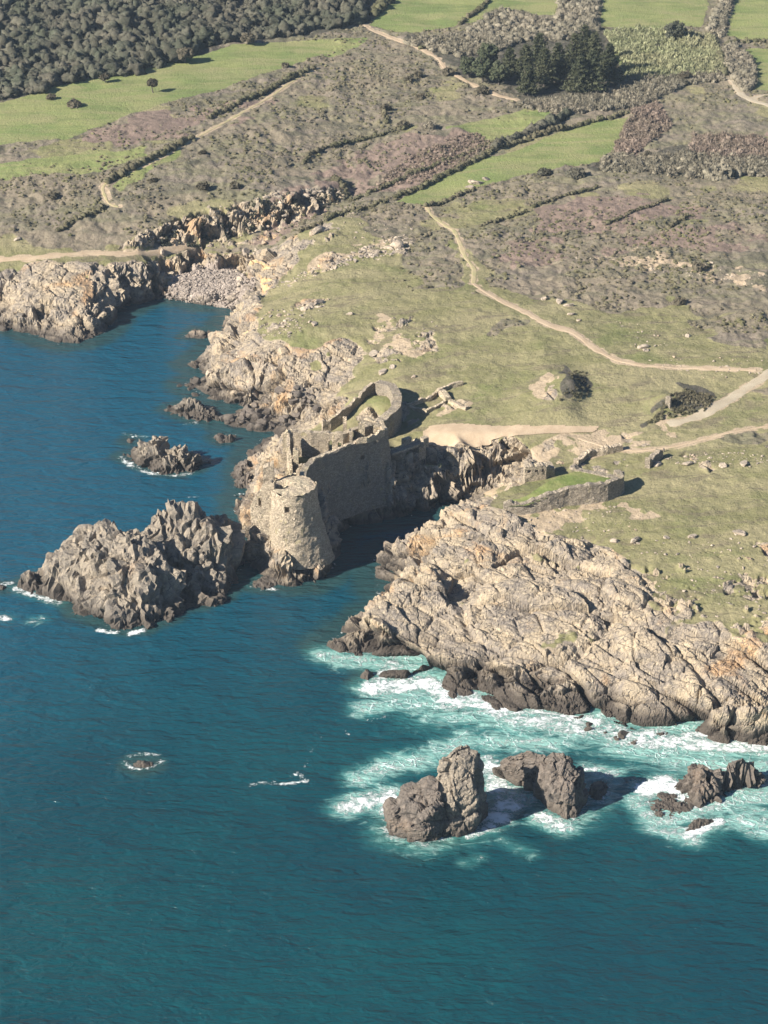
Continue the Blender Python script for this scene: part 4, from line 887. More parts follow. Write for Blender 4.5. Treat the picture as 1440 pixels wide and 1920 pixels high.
# ---- low foundations beside it
def low_wall(px, h, th, label, seed, mat=M_cap, nm='ruined_wall', cat='wall', group=None, step=.4, rag=.35):
    P = G(px); P, _ = resample(P, 2.0); P = [(x, y, float(zat(x, y))+h) for x, y, _ in P]
    c = (float(np.mean([p[0] for p in P])), float(np.mean([p[1] for p in P])), 0.0)
    P = [(x-c[0], y-c[1], z) for x, y, z in P]
    o = panel(nm, P, [z-h-1.2 for _, _, z in P], th, mat, None, step=step, rag=rag, seed=seed); o.location = c
    return tag(o, label, cat, group, 'thing')
low_wall([(764, 764), (786, 758), (808, 751), (821, 740), (845, 729), (869, 722)], 1.1, .8, 'long low foundation wall of a roofless hut beside the ward wall', 61)
low_wall([(765, 766), (782, 772), (800, 777), (818, 768), (836, 757)], .9, .8, 'low wall closing the near side of the roofless hut', 62)
low_wall([(822, 741), (829, 748), (835, 755)], 1.5, 1.6, 'broad cross wall at the eastern end of the roofless hut', 63)
low_wall([(840, 756), (856, 764), (873, 771)], 1.0, 1.1, 'short detached wall stub east of the roofless hut', 64)
# ---- footbridge over the ravine head
bz = 14.9; b0, b1 = at(730, 850, bz), at(794, 828, bz); bd = Vector((b1[0]-b0[0], b1[1]-b0[1], 0)); bl = bd.length; bdn = bd.normalized(); bn = Vector((-bdn.y, bdn.x, 0))
br = empty('footbridge', (*b0[:2], bz), math.atan2(bd.y, bd.x)); tag(br, 'narrow stone footbridge leading from the sandy forecourt to the castle', 'bridge')
def bx(name, c, s, mat, par): 
    V, Fc = box_pts((0, 0, 0), *s); o = mesh_obj(name, V, Fc, mat, par); o.location = c; return o
M_deck = masonry_mat('bridge_stone', (0.42, 0.34, 0.26), (0.36, 0.30, 0.24), (.25, .2, .16), 2.5)
bx('deck', (bl/2, 0, -.35), (bl, 2.4, .35), M_deck, br); bx('kerb', (bl/2, -1.2, 0), (bl, .25, .35), M_cap, br); bx('kerb', (bl/2, 1.2, 0), (bl, .25, .35), M_cap, br)
bx('pier', (bl*.36, 0, -9), (1.3, 2.2, 8.65), M_grey, br); bx('abutment', (bl*.86, 0, -4), (2.2, 3.0, 3.65), M_wall, br)
bx('gatepost', (bl-1.0, -1.6, -.5), (1.7, 1.4, 2.6), M_wall, br); bx('gatepost', (bl-4.0, 1.9, -.8), (2.4, 1.2, 2.3), M_wall, br)
# ---- bastion on the right
bs = empty('stone_bastion', (*at(1080, 930, 16)[:2], 0)); tag(bs, 'long rounded stone bastion topped with turf right of the ravine', 'bastion')
fr = [(944, 961, 14.6), (983, 963, 14.3), (1032, 957, 14.3), (1065, 950, 14.4), (1112, 946, 14.4), (1138, 943, 14.3), (1156, 936, 14.3), (1168, 926, 14.5)]
tops = [2.4, 2.7, 4.3, 4.9, 5.2, 5.2, 5.0, 4.7]
FB = [at(*p) for p in fr]; FT = [(p[0], p[1], p[2]+h) for p, h in zip(FB, tops)]
FT += [(FT[-1][0]-.6, FT[-1][1]+5, 18.9), at(1150, 891, 18.8), at(1128, 886, 18.7), at(1105, 880, 18.6), at(1084, 876, 18.2)]
panel('front_wall', FT, 12.3, 1.5, M_grey, bs, step=.5, batter=1.0, rag=.35, seed=71)
tp = [at(946, 950, 16.3), at(985, 950, 16.6), at(1034, 930, 18.2), at(1080, 916, 18.7), at(1140, 906, 18.9), at(1160, 899, 18.5), at(1148, 893, 18.4), at(1105, 884, 18.2), at(1075, 884, 18.0), at(1042, 893, 17.8), at(1022, 905, 17.5), at(985, 930, 16.5), at(955, 938, 15.8)]
X_, Y_ = np.meshgrid(np.arange(min(p[0] for p in tp), max(p[0] for p in tp)+.5, .5), np.arange(min(p[1] for p in tp), max(p[1] for p in tp)+.5, .5))
A2, T2 = tin(tp, [], [at(1090, 898, 18.4)]); c2 = A2[T2].mean(1); T2 = T2[pip(tp, c2[:, 0], c2[:, 1])]; H2 = raster_tin(A2, T2, X_, Y_); ok = ~np.isnan(H2)
H2 = np.where(ok, H2, np.nanmin(H2)-3)+.18*fbm(X_, Y_, None, 2, 3, 5)
Ft = grid_faces(*H2.shape); Ft = Ft[ok.ravel()[Ft].all(1)]; Vt, Ft, _ = compact(np.stack([X_, Y_, H2], -1).reshape(-1, 3), Ft)
tf = mesh_obj('turf_top', Vt, Ft, M_turf, bs, smooth=True); tf.location = -bs.location
gh = [at(984, 897, 15.0), at(1000, 896, 15), at(1024, 894, 15), at(1030, 890, 15)]
gh = [(p[0], p[1], atY(984, 876, gh[0][1])[2]) for p in gh]
zg = gh[0][2]-1.3
o = panel('gun_house_ruin', [(p[0]-gh[0][0], p[1]-gh[0][1], p[2]) for p in gh], 12.5, 2.2, M_wall, None, step=.3, rag=.35, seed=75, holes=[(.75, 1.5, zg-.35, zg+.4), (2.5, 3.2, zg-.35, zg+.4), (4.1, 4.7, zg-.35, zg+.4)])
o.location = (gh[0][0], gh[0][1], 0); tag(o, 'small ruined wall pierced by three square holes beside the ravine', 'ruin')
low_wall([(1040, 893), (1036, 884), (1031, 880)], 2.2, 1.6, 'crumbling dark stub just right of the pierced wall', 76, M_wall)
low_wall([(1084, 876), (1100, 862), (1118, 856), (1140, 852), (1168, 846)], 1.7, 1.4, 'ruined retaining wall climbing from the bastion to the sandy ground', 77, M_wall, rag=.8)
low_wall([(1218, 879), (1228, 868), (1243, 858)], 2.3, 1.4, 'isolated slanting wall fragment in the grass east of the bastion', 78, M_grey, rag=.7)
low_wall([(1256, 768), (1259, 765)], 3.0, 1.6, 'upright stone slab casting a shadow on the eastern mound', 79, M_grey, nm='standing_stone', cat='stone')
low_wall([(1245, 848), (1246, 847.5)], .95, .35, 'short marker post beside the sandy path', 80, M_stack, nm='marker_post', cat='post', step=.2, rag=.05)
# ---------------------------------------------------------------- paths and roads draped over the land
def path_mat(name, cA, cB, cC):
    m = Mat(name, .95, .1); a = m.noise(.4, 5, .6); b = m.noise(2.2, 5, .7)
    c = m.mix(m.ramp(a, .35, .65), cA, cB); c = m.mix(m.ramp(b, .5, .8, 0, .6), c, cC); m.color(c); m.bump(b, .12); return m.m
M_path = path_mat('earth_path', (0.40, 0.31, 0.215), (0.35, 0.265, 0.18), (0.26, 0.20, 0.13))
M_gravel = path_mat('gravel_road', (0.38, 0.325, 0.24), (0.34, 0.285, 0.205), (0.27, 0.22, 0.155))
M_rut = path_mat('worn_grass', (0.30, 0.27, 0.14), (0.38, 0.30, 0.19), (0.2, 0.19, .1))
HS = blur(HF, 1, 1)
def ribbon(key, wd, mat, name, lift=.10):
    P, S_ = resample([p[:2] for p in PG[key]], .8); n = len(P)
    for _ in range(6): P[1:-1] = P[1:-1]*.5+(P[2:]+P[:-2])*.25
    T = np.gradient(P, axis=0); T /= np.linalg.norm(T, axis=1, keepdims=True)+1e-9; Nn = np.stack([-T[:, 1], T[:, 0]], 1)
    k = np.linspace(-1, 1, 7); s_ = S_[:, None]
    wl = wd*(np.array([[1.7 if key == 'main' and 14 < q_ < 62 else 1.0] for q_ in S_]))*(1+.75*fbm(s_*1.0, s_*0+3, None, 6, 3, 11)); V = np.zeros((n, 7, 3)); V[..., :2] = P[:, None]+Nn[:, None]*(k[None, :]*wl)[..., None]
    V[..., 2] = zat(V[..., 0], V[..., 1], HS)+lift; V[:, [0, -1], 2] -= lift*1.6
    tag(mesh_obj(name, V.reshape(-1, 3), grid_faces(n, 7), mat, smooth=True), kind='structure')
ribbon('pale_track', .9, M_path, 'path'); ribbon('rut', .8, M_rut, 'path'); ribbon('main', .8, M_path, 'path'); ribbon('headland', .9, M_path, 'path')
ribbon('north_road', 1.7, M_gravel, 'road'); ribbon('north_fork', 1.2, M_gravel, 'road'); ribbon('road', 1.8, M_gravel, 'road'); ribbon('grass_track', .55, M_rut, 'path'); ribbon('sandy', .55, M_path, 'path')
pz = [p[:2] for p in PGZ]; X_, Y_ = np.meshgrid(np.arange(min(p[0] for p in pz), max(p[0] for p in pz)+.5, .5), np.arange(min(p[1] for p in pz), max(p[1] for p in pz)+.5, .5))
ok = pip(pz, X_, Y_); Zp = zat(X_, Y_, HS)+.16
Vt, Ft, _ = compact(np.stack([X_, Y_, Zp], -1).reshape(-1, 3), grid_faces(*X_.shape, ok))
tag(mesh_obj('forecourt', Vt, Ft, M_path, smooth=True), kind='structure')
# ---------------------------------------------------------------- vegetation
def foliage_mat(name, cA, cB, cC, bump=.5, sc=1.0):
    m = Mat(name, .95, .08); a = m.noise(.05*sc, 5, .65); b = m.noise(1.2*sc, 5, .7); t = m.attr('tone')
    c = m.mix(m.ramp(a, .35, .65), cA, cB); c = m.mix(m.ramp(b, .45, .75, 0, .8), c, cC)
    hsv = N(m.t, 'ShaderNodeHueSaturation'); m.l(c, hsv.inputs['Color']); m.l(m.math('MULTIPLY_ADD', t, .5, .75), hsv.inputs['Value'])
    m.color(hsv.outputs[0]); m.bump(b, bump); return m.m
M_wood = foliage_mat('evergreen_scrub', (0.050, 0.056, 0.038), (0.088, 0.080, 0.060), (0.12, 0.115, 0.085))
M_thick = foliage_mat('bare_thicket', (0.20, 0.175, 0.13), (0.165, 0.15, 0.11), (0.25, 0.22, 0.165))
M_reed = foliage_mat('pale_reeds', (0.27, 0.26, 0.15), (0.21, 0.225, 0.12), (0.36, 0.33, 0.22))
M_pinkb = foliage_mat('brown_bracken', (0.23, 0.175, 0.14), (0.18, 0.145, 0.11), (0.28, 0.225, 0.18))
M_bush = foliage_mat('dark_bush', (0.075, 0.066, 0.045), (0.105, 0.09, 0.062), (0.15, 0.13, 0.10))
M_hedge = foliage_mat('hedge_leaves', (0.085, 0.085, 0.045), (0.115, 0.10, 0.065), (0.16, 0.145, 0.095))
M_pine = foliage_mat('pine_needles', (0.050, 0.060, 0.034), (0.075, 0.080, 0.045), (0.12, 0.115, 0.07))
M_heath = foliage_mat('heather', (0.13, 0.11, 0.075), (0.11, 0.105, 0.05), (0.19, 0.165, 0.12))
M_bark = foliage_mat('bark', (0.10, 0.085, 0.07), (0.13, 0.11, 0.09), (0.16, 0.14, 0.12))
RS = np.random.RandomState(4)
def blobs(C, Rr, sub, squash=.75, amp=.28, fs=1.6, seed=0, tone=None):
    """many rough bushes in one vertex array"""
    V0, F0 = ICO[sub]; n = len(C); k = len(V0); C = np.asarray(C); Rr = np.asarray(Rr)
    a = RS.rand(n)*6.28; ca, sa = np.cos(a), np.sin(a)
    D = V0[None].repeat(n, 0); X = D[..., 0]*ca[:, None]-D[..., 1]*sa[:, None]; Y = D[..., 0]*sa[:, None]+D[..., 1]*ca[:, None]; D = np.stack([X, Y, D[..., 2]], -1)
    P = C[:, None]+D*Rr[:, None, None]*np.array([1, 1, squash])
    q = P.reshape(-1, 3).astype(np.float32); d = fbm(q[:, 0], q[:, 1], q[:, 2], fs, 3, seed, .62).reshape(n, k)
    P = P+D*(d*amp*1.8*np.maximum(Rr, .6)[:, None])[..., None]
    Fc = (F0[None]+(np.arange(n)*k)[:, None, None]).reshape(-1, 3)
    t = RS.rand(n) if tone is None else np.asarray(tone); return P.reshape(-1, 3), Fc, np.repeat(t, k)
def cards(C, size, up=.6, n_per=1, asp=.35, seed=0):
    """leafy slivers: thin triangles leaning every way around the given points"""
    C = np.repeat(np.asarray(C), n_per, 0); n = len(C); d = RS.randn(n, 3); d[:, 2] = np.abs(d[:, 2])+up; d /= np.linalg.norm(d, axis=1, keepdims=True)
    e = np.cross(d, RS.randn(n, 3)); e /= np.linalg.norm(e, axis=1, keepdims=True)+1e-6; s = size*(.6+.8*RS.rand(n))[:, None]
    V = np.stack([C-e*s*asp, C+e*s*asp, C+d*s], 1).reshape(-1, 3); return V, np.arange(n*3).reshape(-1, 3), np.repeat(RS.rand(n), 3)
def stones(C, Rr, flat=.6, seed=0):
    """many angular stones in one vertex array"""
    out = []; C = np.asarray(C); Rr = np.asarray(Rr); kind = RS.randint(0, 6, len(C))
    for k in range(6):
        m_ = kind == k; n = int(m_.sum())
        if not n: continue
        V0, F0 = rubble('s', (0, 0, 0), 1.0, None, seed=seed+k, fine=2); a = RS.rand(n)*6.28; ca, sa = np.cos(a)[:, None], np.sin(a)[:, None]
        e = 1+.5*RS.rand(n)[:, None]; X = V0[None, :, 0]*e; Y = V0[None, :, 1]/e; X, Y = X*ca-Y*sa, X*sa+Y*ca; Z = V0[None, :, 2]*flat*(.6+.8*RS.rand(n)[:, None])
        P = C[m_][:, None]+np.stack([X, Y, Z], -1)*Rr[m_][:, None, None]
        out.append((P.reshape(-1, 3), (F0[None]+(np.arange(n)*len(V0))[:, None, None]).reshape(-1, 3), np.repeat(RS.rand(n), len(V0))))
    return joinv(out)
def joinv(parts):
    V, Fc, T, nb = [], [], [], 0
    for v, f, t in parts: V.append(v); Fc.append(f+nb); T.append(t); nb += len(v)
    return np.concatenate(V), np.concatenate(Fc), np.concatenate(T)
def scatter(poly, n, rmin=0, warp=0, mask=None):
    P = np.array([p[:2] for p in poly]); out = np.zeros((0, 2)); lo, hi = P.min(0), P.max(0); tries = 0
    while len(out) < n and tries < 30:
        q = lo+RS.rand(n*2, 2)*(hi-lo); q = q[pip(poly, q[:, 0], q[:, 1])]; q = q[np.abs(q[:, 0]) < q[:, 1]*.27]
        if mask is not None: q = q[RS.rand(len(q)) < zat(q[:, 0], q[:, 1], mask)]
        out = np.concatenate([out, q]); tries += 1
    out = out[:n]; return np.column_stack([out, zat(out[:, 0], out[:, 1], HF)])
# the dense evergreen scrub wood at the top left
WOOD = G([(-160, -55), (690, -55), (682, 20), (668, 42), (560, 66), (500, 74), (450, 78), (380, 88), (330, 108), (300, 128), (200, 148), (150, 150), (60, 178), (0, 190), (-160, 200)])
c = scatter(WOOD, 5600); r = .7+2.5*RS.rand(len(c))**1.8*(.55+.6*sstep(-.3, .4, fbm(c[:, 0], c[:, 1], None, 45, 2, 3))); c[:, 2] += r*.45
b = blobs(c, r, 3, .75, .8, 2.0, 5)
top = b[0][RS.randint(0, len(b[0]), 230000)]; cd = cards(top, .45, .35, asp=.5)
V, Fc, T = joinv([b, cd]); tag(mesh_obj('woodland', V, Fc, M_wood, smooth=True, attrs={'tone': T}), kind='stuff')
def thicket(name, poly, n, rr, mat, h=1.6, nc=9, sq=1.0, cs=1.5, asp=.12):
    c = scatter(G(poly), n); c = np.concatenate([c, scatter(G(poly), n)]); r = rr*(.3+.6*RS.rand(len(c))); c[:, 2] += r*.2; b = blobs(c, r, 2, sq, .6, 1.1, 6)
    tp_ = b[0][RS.randint(0, len(b[0]), n*nc*8)]; cd = cards(tp_, cs*.75, .8, asp=asp); V, Fc, T = joinv([b, cd]); tag(mesh_obj(name, V, Fc, mat, smooth=True, attrs={'tone': T}), kind='stuff')
thicket('thicket', [(878, 62), (930, 20), (1045, 42), (1060, -50), (1128, -50), (1118, 60), (1090, 72), (980, 78), (940, 92), (880, 84)], 520, 2.0, M_thick)
thicket('thicket', [(760, 82), (880, 66), (960, 84), (930, 100), (860, 108), (800, 92)], 300, 1.5, M_thick)
thicket('reeds', [(1130, 62), (1250, 56), (1335, 70), (1352, 110), (1345, 140), (1250, 148), (1170, 158), (1165, 110)], 560, 1.3, M_reed, cs=1.9)
thicket('thicket', [(1172, 150), (1350, 138), (1362, 150), (1290, 160), (1200, 200), (1080, 215), (960, 205), (1040, 188), (1140, 175)], 520, 1.4, M_thick)
thicket('bracken', [(1190, 205), (1230, 192), (1262, 235), (1200, 285), (1162, 290), (1150, 276)], 260, 1.0, M_pinkb, cs=1.2)
thicket('bracken', [(1300, 255), (1500, 262), (1500, 300), (1380, 302), (1290, 290)], 300, 1.1, M_pinkb, cs=1.4)
thicket('thicket', [(1130, 298), (1290, 290), (1500, 300), (1500, 328), (1280, 334), (1125, 322)], 420, 1.3, M_thick, cs=1.4)
thicket('thicket', [(1312, 52), (1335, 50), (1362, -50), (1395, -50), (1352, 70), (1340, 62)], 140, 1.5, M_thick)
thicket('thicket', [(1352, 92), (1378, 86), (1412, 118), (1416, 168), (1392, 172), (1362, 130)], 170, 1.9, M_thick)
thicket('bracken', [(800, 345), (925, 276), (900, 252), (870, 250), (760, 300), (700, 350)], 300, .6, M_pinkb, cs=.8)
thicket('gorse', [(270, 462), (330, 425), (400, 395), (480, 385), (560, 372), (640, 350), (650, 375), (590, 398), (520, 420), (420, 450), (340, 462)], 110, .7, M_wood, cs=.6, asp=.4)
thicket('gorse', [(1064, 690), (1100, 700), (1106, 740), (1085, 755), (1040, 758), (1072, 720)], 45, .32, M_hedge, cs=.4, asp=.4)
thicket('gorse', [(1250, 748), (1285, 730), (1340, 745), (1325, 772), (1265, 782), (1215, 795)], 170, .45, M_hedge, cs=.4, asp=.4)
# low heather lumps over the whole heath
hm = (veg*(1-scrub)).astype(np.float32)
q = scatter(G([(-200, 30), (1640, 30), (1640, 660), (900, 640), (700, 560), (-200, 480)]), 14000, mask=hm*.9*sstep(-.35, .35, mixn(0, 22, 151)))
r = .15+.7*RS.rand(len(q))**3; q[:, 2] += r*.12; V, Fc, T = blobs(q, r, 1, .62, .45, .8, 8)
tag(mesh_obj('heather', V, Fc, M_heath, attrs={'tone': T}), kind='stuff')
# hedges and bramble-grown walls between the old fields
def hedge(px, label, h=1.3, wd=.9, mat=M_hedge, dens_=1.0):
    P, _ = resample([p[:2] for p in G(px)], 1.3/dens_); n = len(P); P = P+RS.randn(n, 2)*.35*wd; z = zat(P[:, 0], P[:, 1], HF)
    c = np.column_stack([P, z]); r = wd*(.65+.6*RS.rand(n)); c[:, 2] += h*.3
    b = blobs(c, r, 2, h/wd*.75, .5, .9, 12); cd = cards(b[0][RS.randint(0, len(b[0]), n*26)], .5, .4, asp=.4)
    V, Fc, T = joinv([b, cd]); base = np.array([c[:, 0].mean(), c[:, 1].mean(), 0]); o = mesh_obj('hedge', V-base, Fc, mat, smooth=True, attrs={'tone': T}); o.location = base.tolist()
    tag(o, label, 'hedge', 'hedges and overgrown banks between the old fields')
hedge([(388, 222), (430, 205), (480, 180), (540, 150), (590, 128)], 'dark straight hedge running up from the track bend to the left green field', 1.5, 1.0)
hedge([(205, 342), (240, 318), (290, 296), (330, 276), (358, 262)], 'thick dark hedge above the small heath path at left', 1.8, 1.2)
hedge([(110, 432), (150, 412), (200, 390)], 'short dark hedge below the small heath path at left')
hedge([(572, 305), (580, 290), (620, 275), (680, 262), (760, 240)], 'long dark bank curving through the central heath', 1.1, .8)
hedge([(925, 282), (960, 266), (1000, 250), (1040, 232), (1068, 214)], 'tall dark hedge on the north side of the bright green strip field', 2.3, 1.5, M_wood)
hedge([(742, 372), (800, 348), (860, 318), (925, 284), (1000, 258), (1100, 232), (1180, 214)], 'long straight hedge along the upper edge of the strip field', 1.4, 1.0)
hedge([(660, 380), (720, 352), (780, 325), (850, 300), (925, 270)], 'second long hedge parallel to the strip field edge', 1.1, .8)
hedge([(800, 388), (840, 378), (890, 358)], 'dark hedge at the western tip of the strip field', 1.2, .8)
hedge([(900, 425), (950, 410), (988, 398)], 'small dark bank south of the strip field', .9, .7)
hedge([(1000, 388), (1060, 368), (1120, 352)], 'dark bank crossing heath right of the strip field tip', .9, .7)
hedge([(1140, 420), (1200, 395), (1252, 376)], 'thin dark bank through the pinkish heather on the right', .8, .6)
hedge([(1256, 428), (1275, 415), (1290, 405)], 'short dark bank stub in the right hand heather', .9, .7)
hedge([(655, 380), (650, 362), (640, 346), (625, 335)], 'dark curved hedge closing the top of the rocky gully', 1.3, 1.0)
hedge([(560, 438), (600, 420), (650, 400), (720, 380)], 'dark hedge along the right bank of the rocky gully', 1.1, .8)
hedge([(860, 48), (890, 25), (930, -10)], 'thin dark hedge between the two top green fields')
hedge([(1330, 60), (1350, 20), (1385, -25)], 'pale dead hedge climbing between the two upper right fields', 1.8, 1.2, M_thick)
hedge([(1362, 82), (1400, 80), (1470, 78)], 'dark hedge dividing the two fields at the right edge')
hedge([(720, 215), (722, 232)], 'short upright looking bramble clump beside the central heath', 1.3, .9)
hedge([(700, 28), (722, 8), (745, -20)], 'rounded hedge at the head of the pale track', 2.6, 2.0)
hedge([(1340, 90), (1352, 112), (1362, 140)], 'dark hedge bordering the white north road', 1.6, 1.1)
hedge([(790, 92), (820, 84), (850, 74)], 'dark bank between the pale track and the grey thicket')
# bushes and trees one can tell apart
def bush(px, py, rad, label, h=1.0, mat=M_bush, name='bush', cat='bush', group='bushes standing alone', lean=0.0):
    p = gnd(px, py); n = max(5, int(7*rad)); a = RS.rand(n)*6.28; rr = rad*.6*np.sqrt(RS.rand(n)); z0 = float(zat(p[0], p[1], HF))
    c = np.column_stack([rr*np.cos(a), rr*np.sin(a), rad*h*(.05+.55*(1-rr/rad)*RS.rand(n)+.15)]); r = rad*(.38+.25*RS.rand(n))
    b = blobs(c+np.array([p[0], p[1], z0]), r, 3, .8, .5, .9, 15); cd = cards(b[0][RS.randint(0, len(b[0]), int(500*rad))], .5, .3, asp=.45)
    V, Fc, T = joinv([b, cd]); o = mesh_obj(name, V-np.array([p[0], p[1], z0]), Fc, mat, attrs={'tone': T}); o.location = (p[0], p[1], z0); tag(o, label, cat, group)
bush(138, 200, 2.6, 'wide dark bush on the left green field', .8); bush(96, 186, 1.7, 'small upright bush left of the wide bush on the left field')
bush(1078, 332, 3.0, 'big dark leaning bush at the lower edge of the strip field', .9, M_wood); bush(1020, 326, 2.2, 'lower dark bush left of the big leaning bush', .6, M_wood)
bush(1348, 330, 4.4, 'broad dark bush mound in the grey brush at right', .7, M_thick); bush(785, 144, 1.7, 'small round bush beside the pale track, nearest the thicket'); bush(766, 154, 1.6, 'small round bush lower left of its twin near the pale track')
bush(905, 175, 2.5, 'dark round bush right on the pale track edge', .9); bush(840, 140, 2.2, 'dark spreading bush where the pale track bends'); bush(757, 238, 2.0, 'dark bush at the left end of the pink heather')
bush(536, 125, 1.4, 'tiny dark bush where the heath meets the left field end'); bush(806, 240, 2.2, 'greyish bush on the upper edge of the pink heather', .9, M_thick); bush(722, 208, 1.9, 'dark round bush at the left side of the central heath')
bush(380, 355, 2.0, 'low dark bush above the rocky scarp'); bush(440, 352, 1.8, 'dark bush just above the tallest scarp rock'); bush(380, 290, 1.2, 'little dark bush on the heath between the hedges')
bush(790, 185, 1.9, 'dark bush below the pair near the track'); bush(1280, 160, 2.0, 'rounded bush at the right end of the reeds', .9, M_wood); bush(1215, 295, 1.6, 'small bush on the brown bracken slope')
bush(100, 370, 1.6, 'low dark bush on the lower left heath', .6); bush(290, 340, 1.2, 'small bush left of centre on the heath', .7); bush(1310, 505, 2.0, 'dark low bush on the right hand heath slope', .5); bush(1275, 570, 1.9, 'dark low bush further down the right heath slope', .5)
# trees with a trunk
def trunk_mesh(h, r0, seed):
    n, nr = 8, 7; V = []
    rnd = np.random.RandomState(seed); off_ = np.cumsum(rnd.randn(nr, 2)*.04*h, 0)
    for j in range(nr):
        f = j/(nr-1)
        for i in range(n): a = 6.283*i/n; V.append((off_[j, 0]*f+r0*(1-.7*f)*math.cos(a), off_[j, 1]*f+r0*(1-.7*f)*math.sin(a), h*f-.4*(1-f)))
    i = np.arange(n*nr).reshape(nr, n); jn = np.roll(i, -1, 1); return np.array(V), np.stack([i[:-1], jn[:-1], jn[1:], i[1:]], -1).reshape(-1, 4)
def tree(px, py, h, rad, label, kind='round', mat=M_bush, name='tree', group=None, seed=0, stem=.35):
    p = gnd(px, py); z0 = float(zat(p[0], p[1], HF)); root = empty(name, (p[0], p[1], z0)); tag(root, label, 'tree', group)
    tv, tf_ = trunk_mesh(h*.85, h*.03+.12, seed); mesh_obj('trunk', tv, tf_, M_bark, root, attrs={'tone': np.full(len(tv), .5)})
    rnd = np.random.RandomState(seed)
    if kind == 'pine':
        # tiers of drooping limbs, each carrying needle sprays
        parts = []; nl = int(34+h*3)
        for k in range(nl):
            f = .10+.88*(k+rnd.rand())/nl; L = rad*(1-f)**.72*(.75+.5*rnd.rand())+.35; a = k*2.4+rnd.rand()*.8
            t = np.linspace(.12, 1, 6); x = np.cos(a)*L*t; y = np.sin(a)*L*t; z = h*f-L*.10*t+L*.16*t**2.5
            C = np.column_stack([x, y, z])
            parts.append(blobs(C[1::2], np.maximum(.3, L*.17*(1.25-t[1::2]*.6)), 1, .55, .35, .7, 21, tone=np.full(3, rnd.rand())))
            C2 = np.repeat(C, 8, 0)+rnd.randn(48, 3)*np.array([.14, .14, .07])*L; parts.append(cards(C2, .85, .15, asp=.22))
        V, Fc, T = joinv(parts)
    else:
        n = int(16+rad*6); a = rnd.rand(n)*6.28; rr = rad*.75*np.sqrt(rnd.rand(n)); ct = h*stem; ch = h*(1-stem)
        c = np.column_stack([rr*np.cos(a), rr*np.sin(a), ct+ch*(.2+.68*rnd.rand(n)*(1-(rr/rad)**2*.6))]); b = blobs(c, rad*(.2+.2*rnd.rand(n)), 3, .8, .55, .9, 22)
        cd = cards(b[0][rnd.randint(0, len(b[0]), 2600)], .5, .2, asp=.4); V, Fc, T = joinv([b, cd])
    mesh_obj('crown', V, Fc, mat, root, attrs={'tone': T}); return root
tree(347, 118, 5.2, 3.4, 'dark round tree at the edge of the wood on the left field', seed=1)
tree(287, 174, 5.0, 1.9, 'slender lone tree standing in the left green field', seed=2, stem=.45)
tree(197, 155, 3.0, 1.8, 'small tree at the lower edge of the wood beside the field', seed=3)
tree(465, 84, 4.0, 3.0, 'dark tree jutting from the wood over the end of the field', seed=4)
tree(1264, 74, 6.5, 4.2, 'large round dark tree above the pale reeds', seed=5, mat=M_wood, stem=.15)
tree(1284, 152, 3.6, 2.2, 'small round tree at the corner below the reeds', seed=6)
PN = [(880, 145, 8.5, 3.4, 'round'), (905, 155, 10, 3.8, 'round'), (935, 160, 9.5, 3.6, 'round'), (915, 130, 10, 3.8, 'round'), (955, 145, 11, 3.6, 'pine'), (990, 178, 11, 4.0, 'pine'), (985, 150, 13, 4.4, 'pine'), (1020, 165, 14, 4.4, 'pine'), (1045, 155, 15, 4.8, 'pine'),
      (1085, 176, 14.5, 5.2, 'pine'), (1110, 172, 15, 5.4, 'pine'), (1075, 142, 16, 4.8, 'pine'), (1112, 145, 17, 5.4, 'pine'), (1140, 160, 15, 5.0, 'pine'), (1010, 130, 13, 4.2, 'pine'), (1095, 120, 14, 4.6, 'pine')]
PL = ['leftmost low rounded tree of the dark grove', 'second rounded tree of the grove, at its lower left', 'rounded tree of the grove left of the first conifers', 'rounded tree at the upper left of the grove', 'narrow conifer between the rounded trees and tall pines',
      'lowest conifer in the middle of the grove, by the sandy gap', 'mid height conifer above the sandy gap', 'conifer just right of the sandy gap', 'tall conifer in the centre of the grove', 'front conifer of the grove with layered boughs', 'broad front conifer right of the layered one',
      'tall pine behind the two front conifers', 'tallest pine at the upper right of the grove', 'rightmost pine casting shade onto the reeds', 'conifer at the back left of the grove top', 'conifer at the very back of the grove']
for i, (px, py, h, rd, kd) in enumerate(PN): tree(px, py, h, rd, PL[i], kd, M_pine, 'pine_tree' if kd == 'pine' else 'evergreen_tree', 'dark evergreen grove beside the fields', 30+i, stem=.12)

# ---------------------------------------------------------------- boulders, outcrops, pebbles
def stone_proto(mat, seed): return rubble('boulder', (0, 0, 0), 1.0, mat, seed=seed, fine=3)
PROTO = {}
def boulder(px, py, s, mat, label, group, z=None, name='boulder', cat='rock', sq=(1, 1, .75), on='land'):
    key = (mat.name, RS.randint(0, 7)); first = key not in PROTO
    if first:
        Vr, Fr = rubble('b', (0, 0, 0), 1.0, None, seed=hash(key[1])+11, fine=3); Vr = Vr+(fbm(Vr[:, 0]*3+key[1], Vr[:, 1]*3, Vr[:, 2]*3, 1, 3, key[1])*.07)[:, None]*Vr
        me_o = mesh_obj(name, Vr, Fr, mat); PROTO[key] = me_o; o = me_o
    else: o = link(PROTO[key].copy())
    p = gnd(px, py) if z is None else at(px, py, z); zz = float(zat(p[0], p[1], HF)) if z is None else z
    o.location = (p[0], p[1], max(zz, -.3)+s*.12); o.scale = (s*sq[0], s*sq[1], s*sq[2]); o.rotation_euler = (RS.randn()*.2, RS.randn()*.2, RS.rand()*6.28)
    o.name = name
    tag(o, label, cat, group); return o
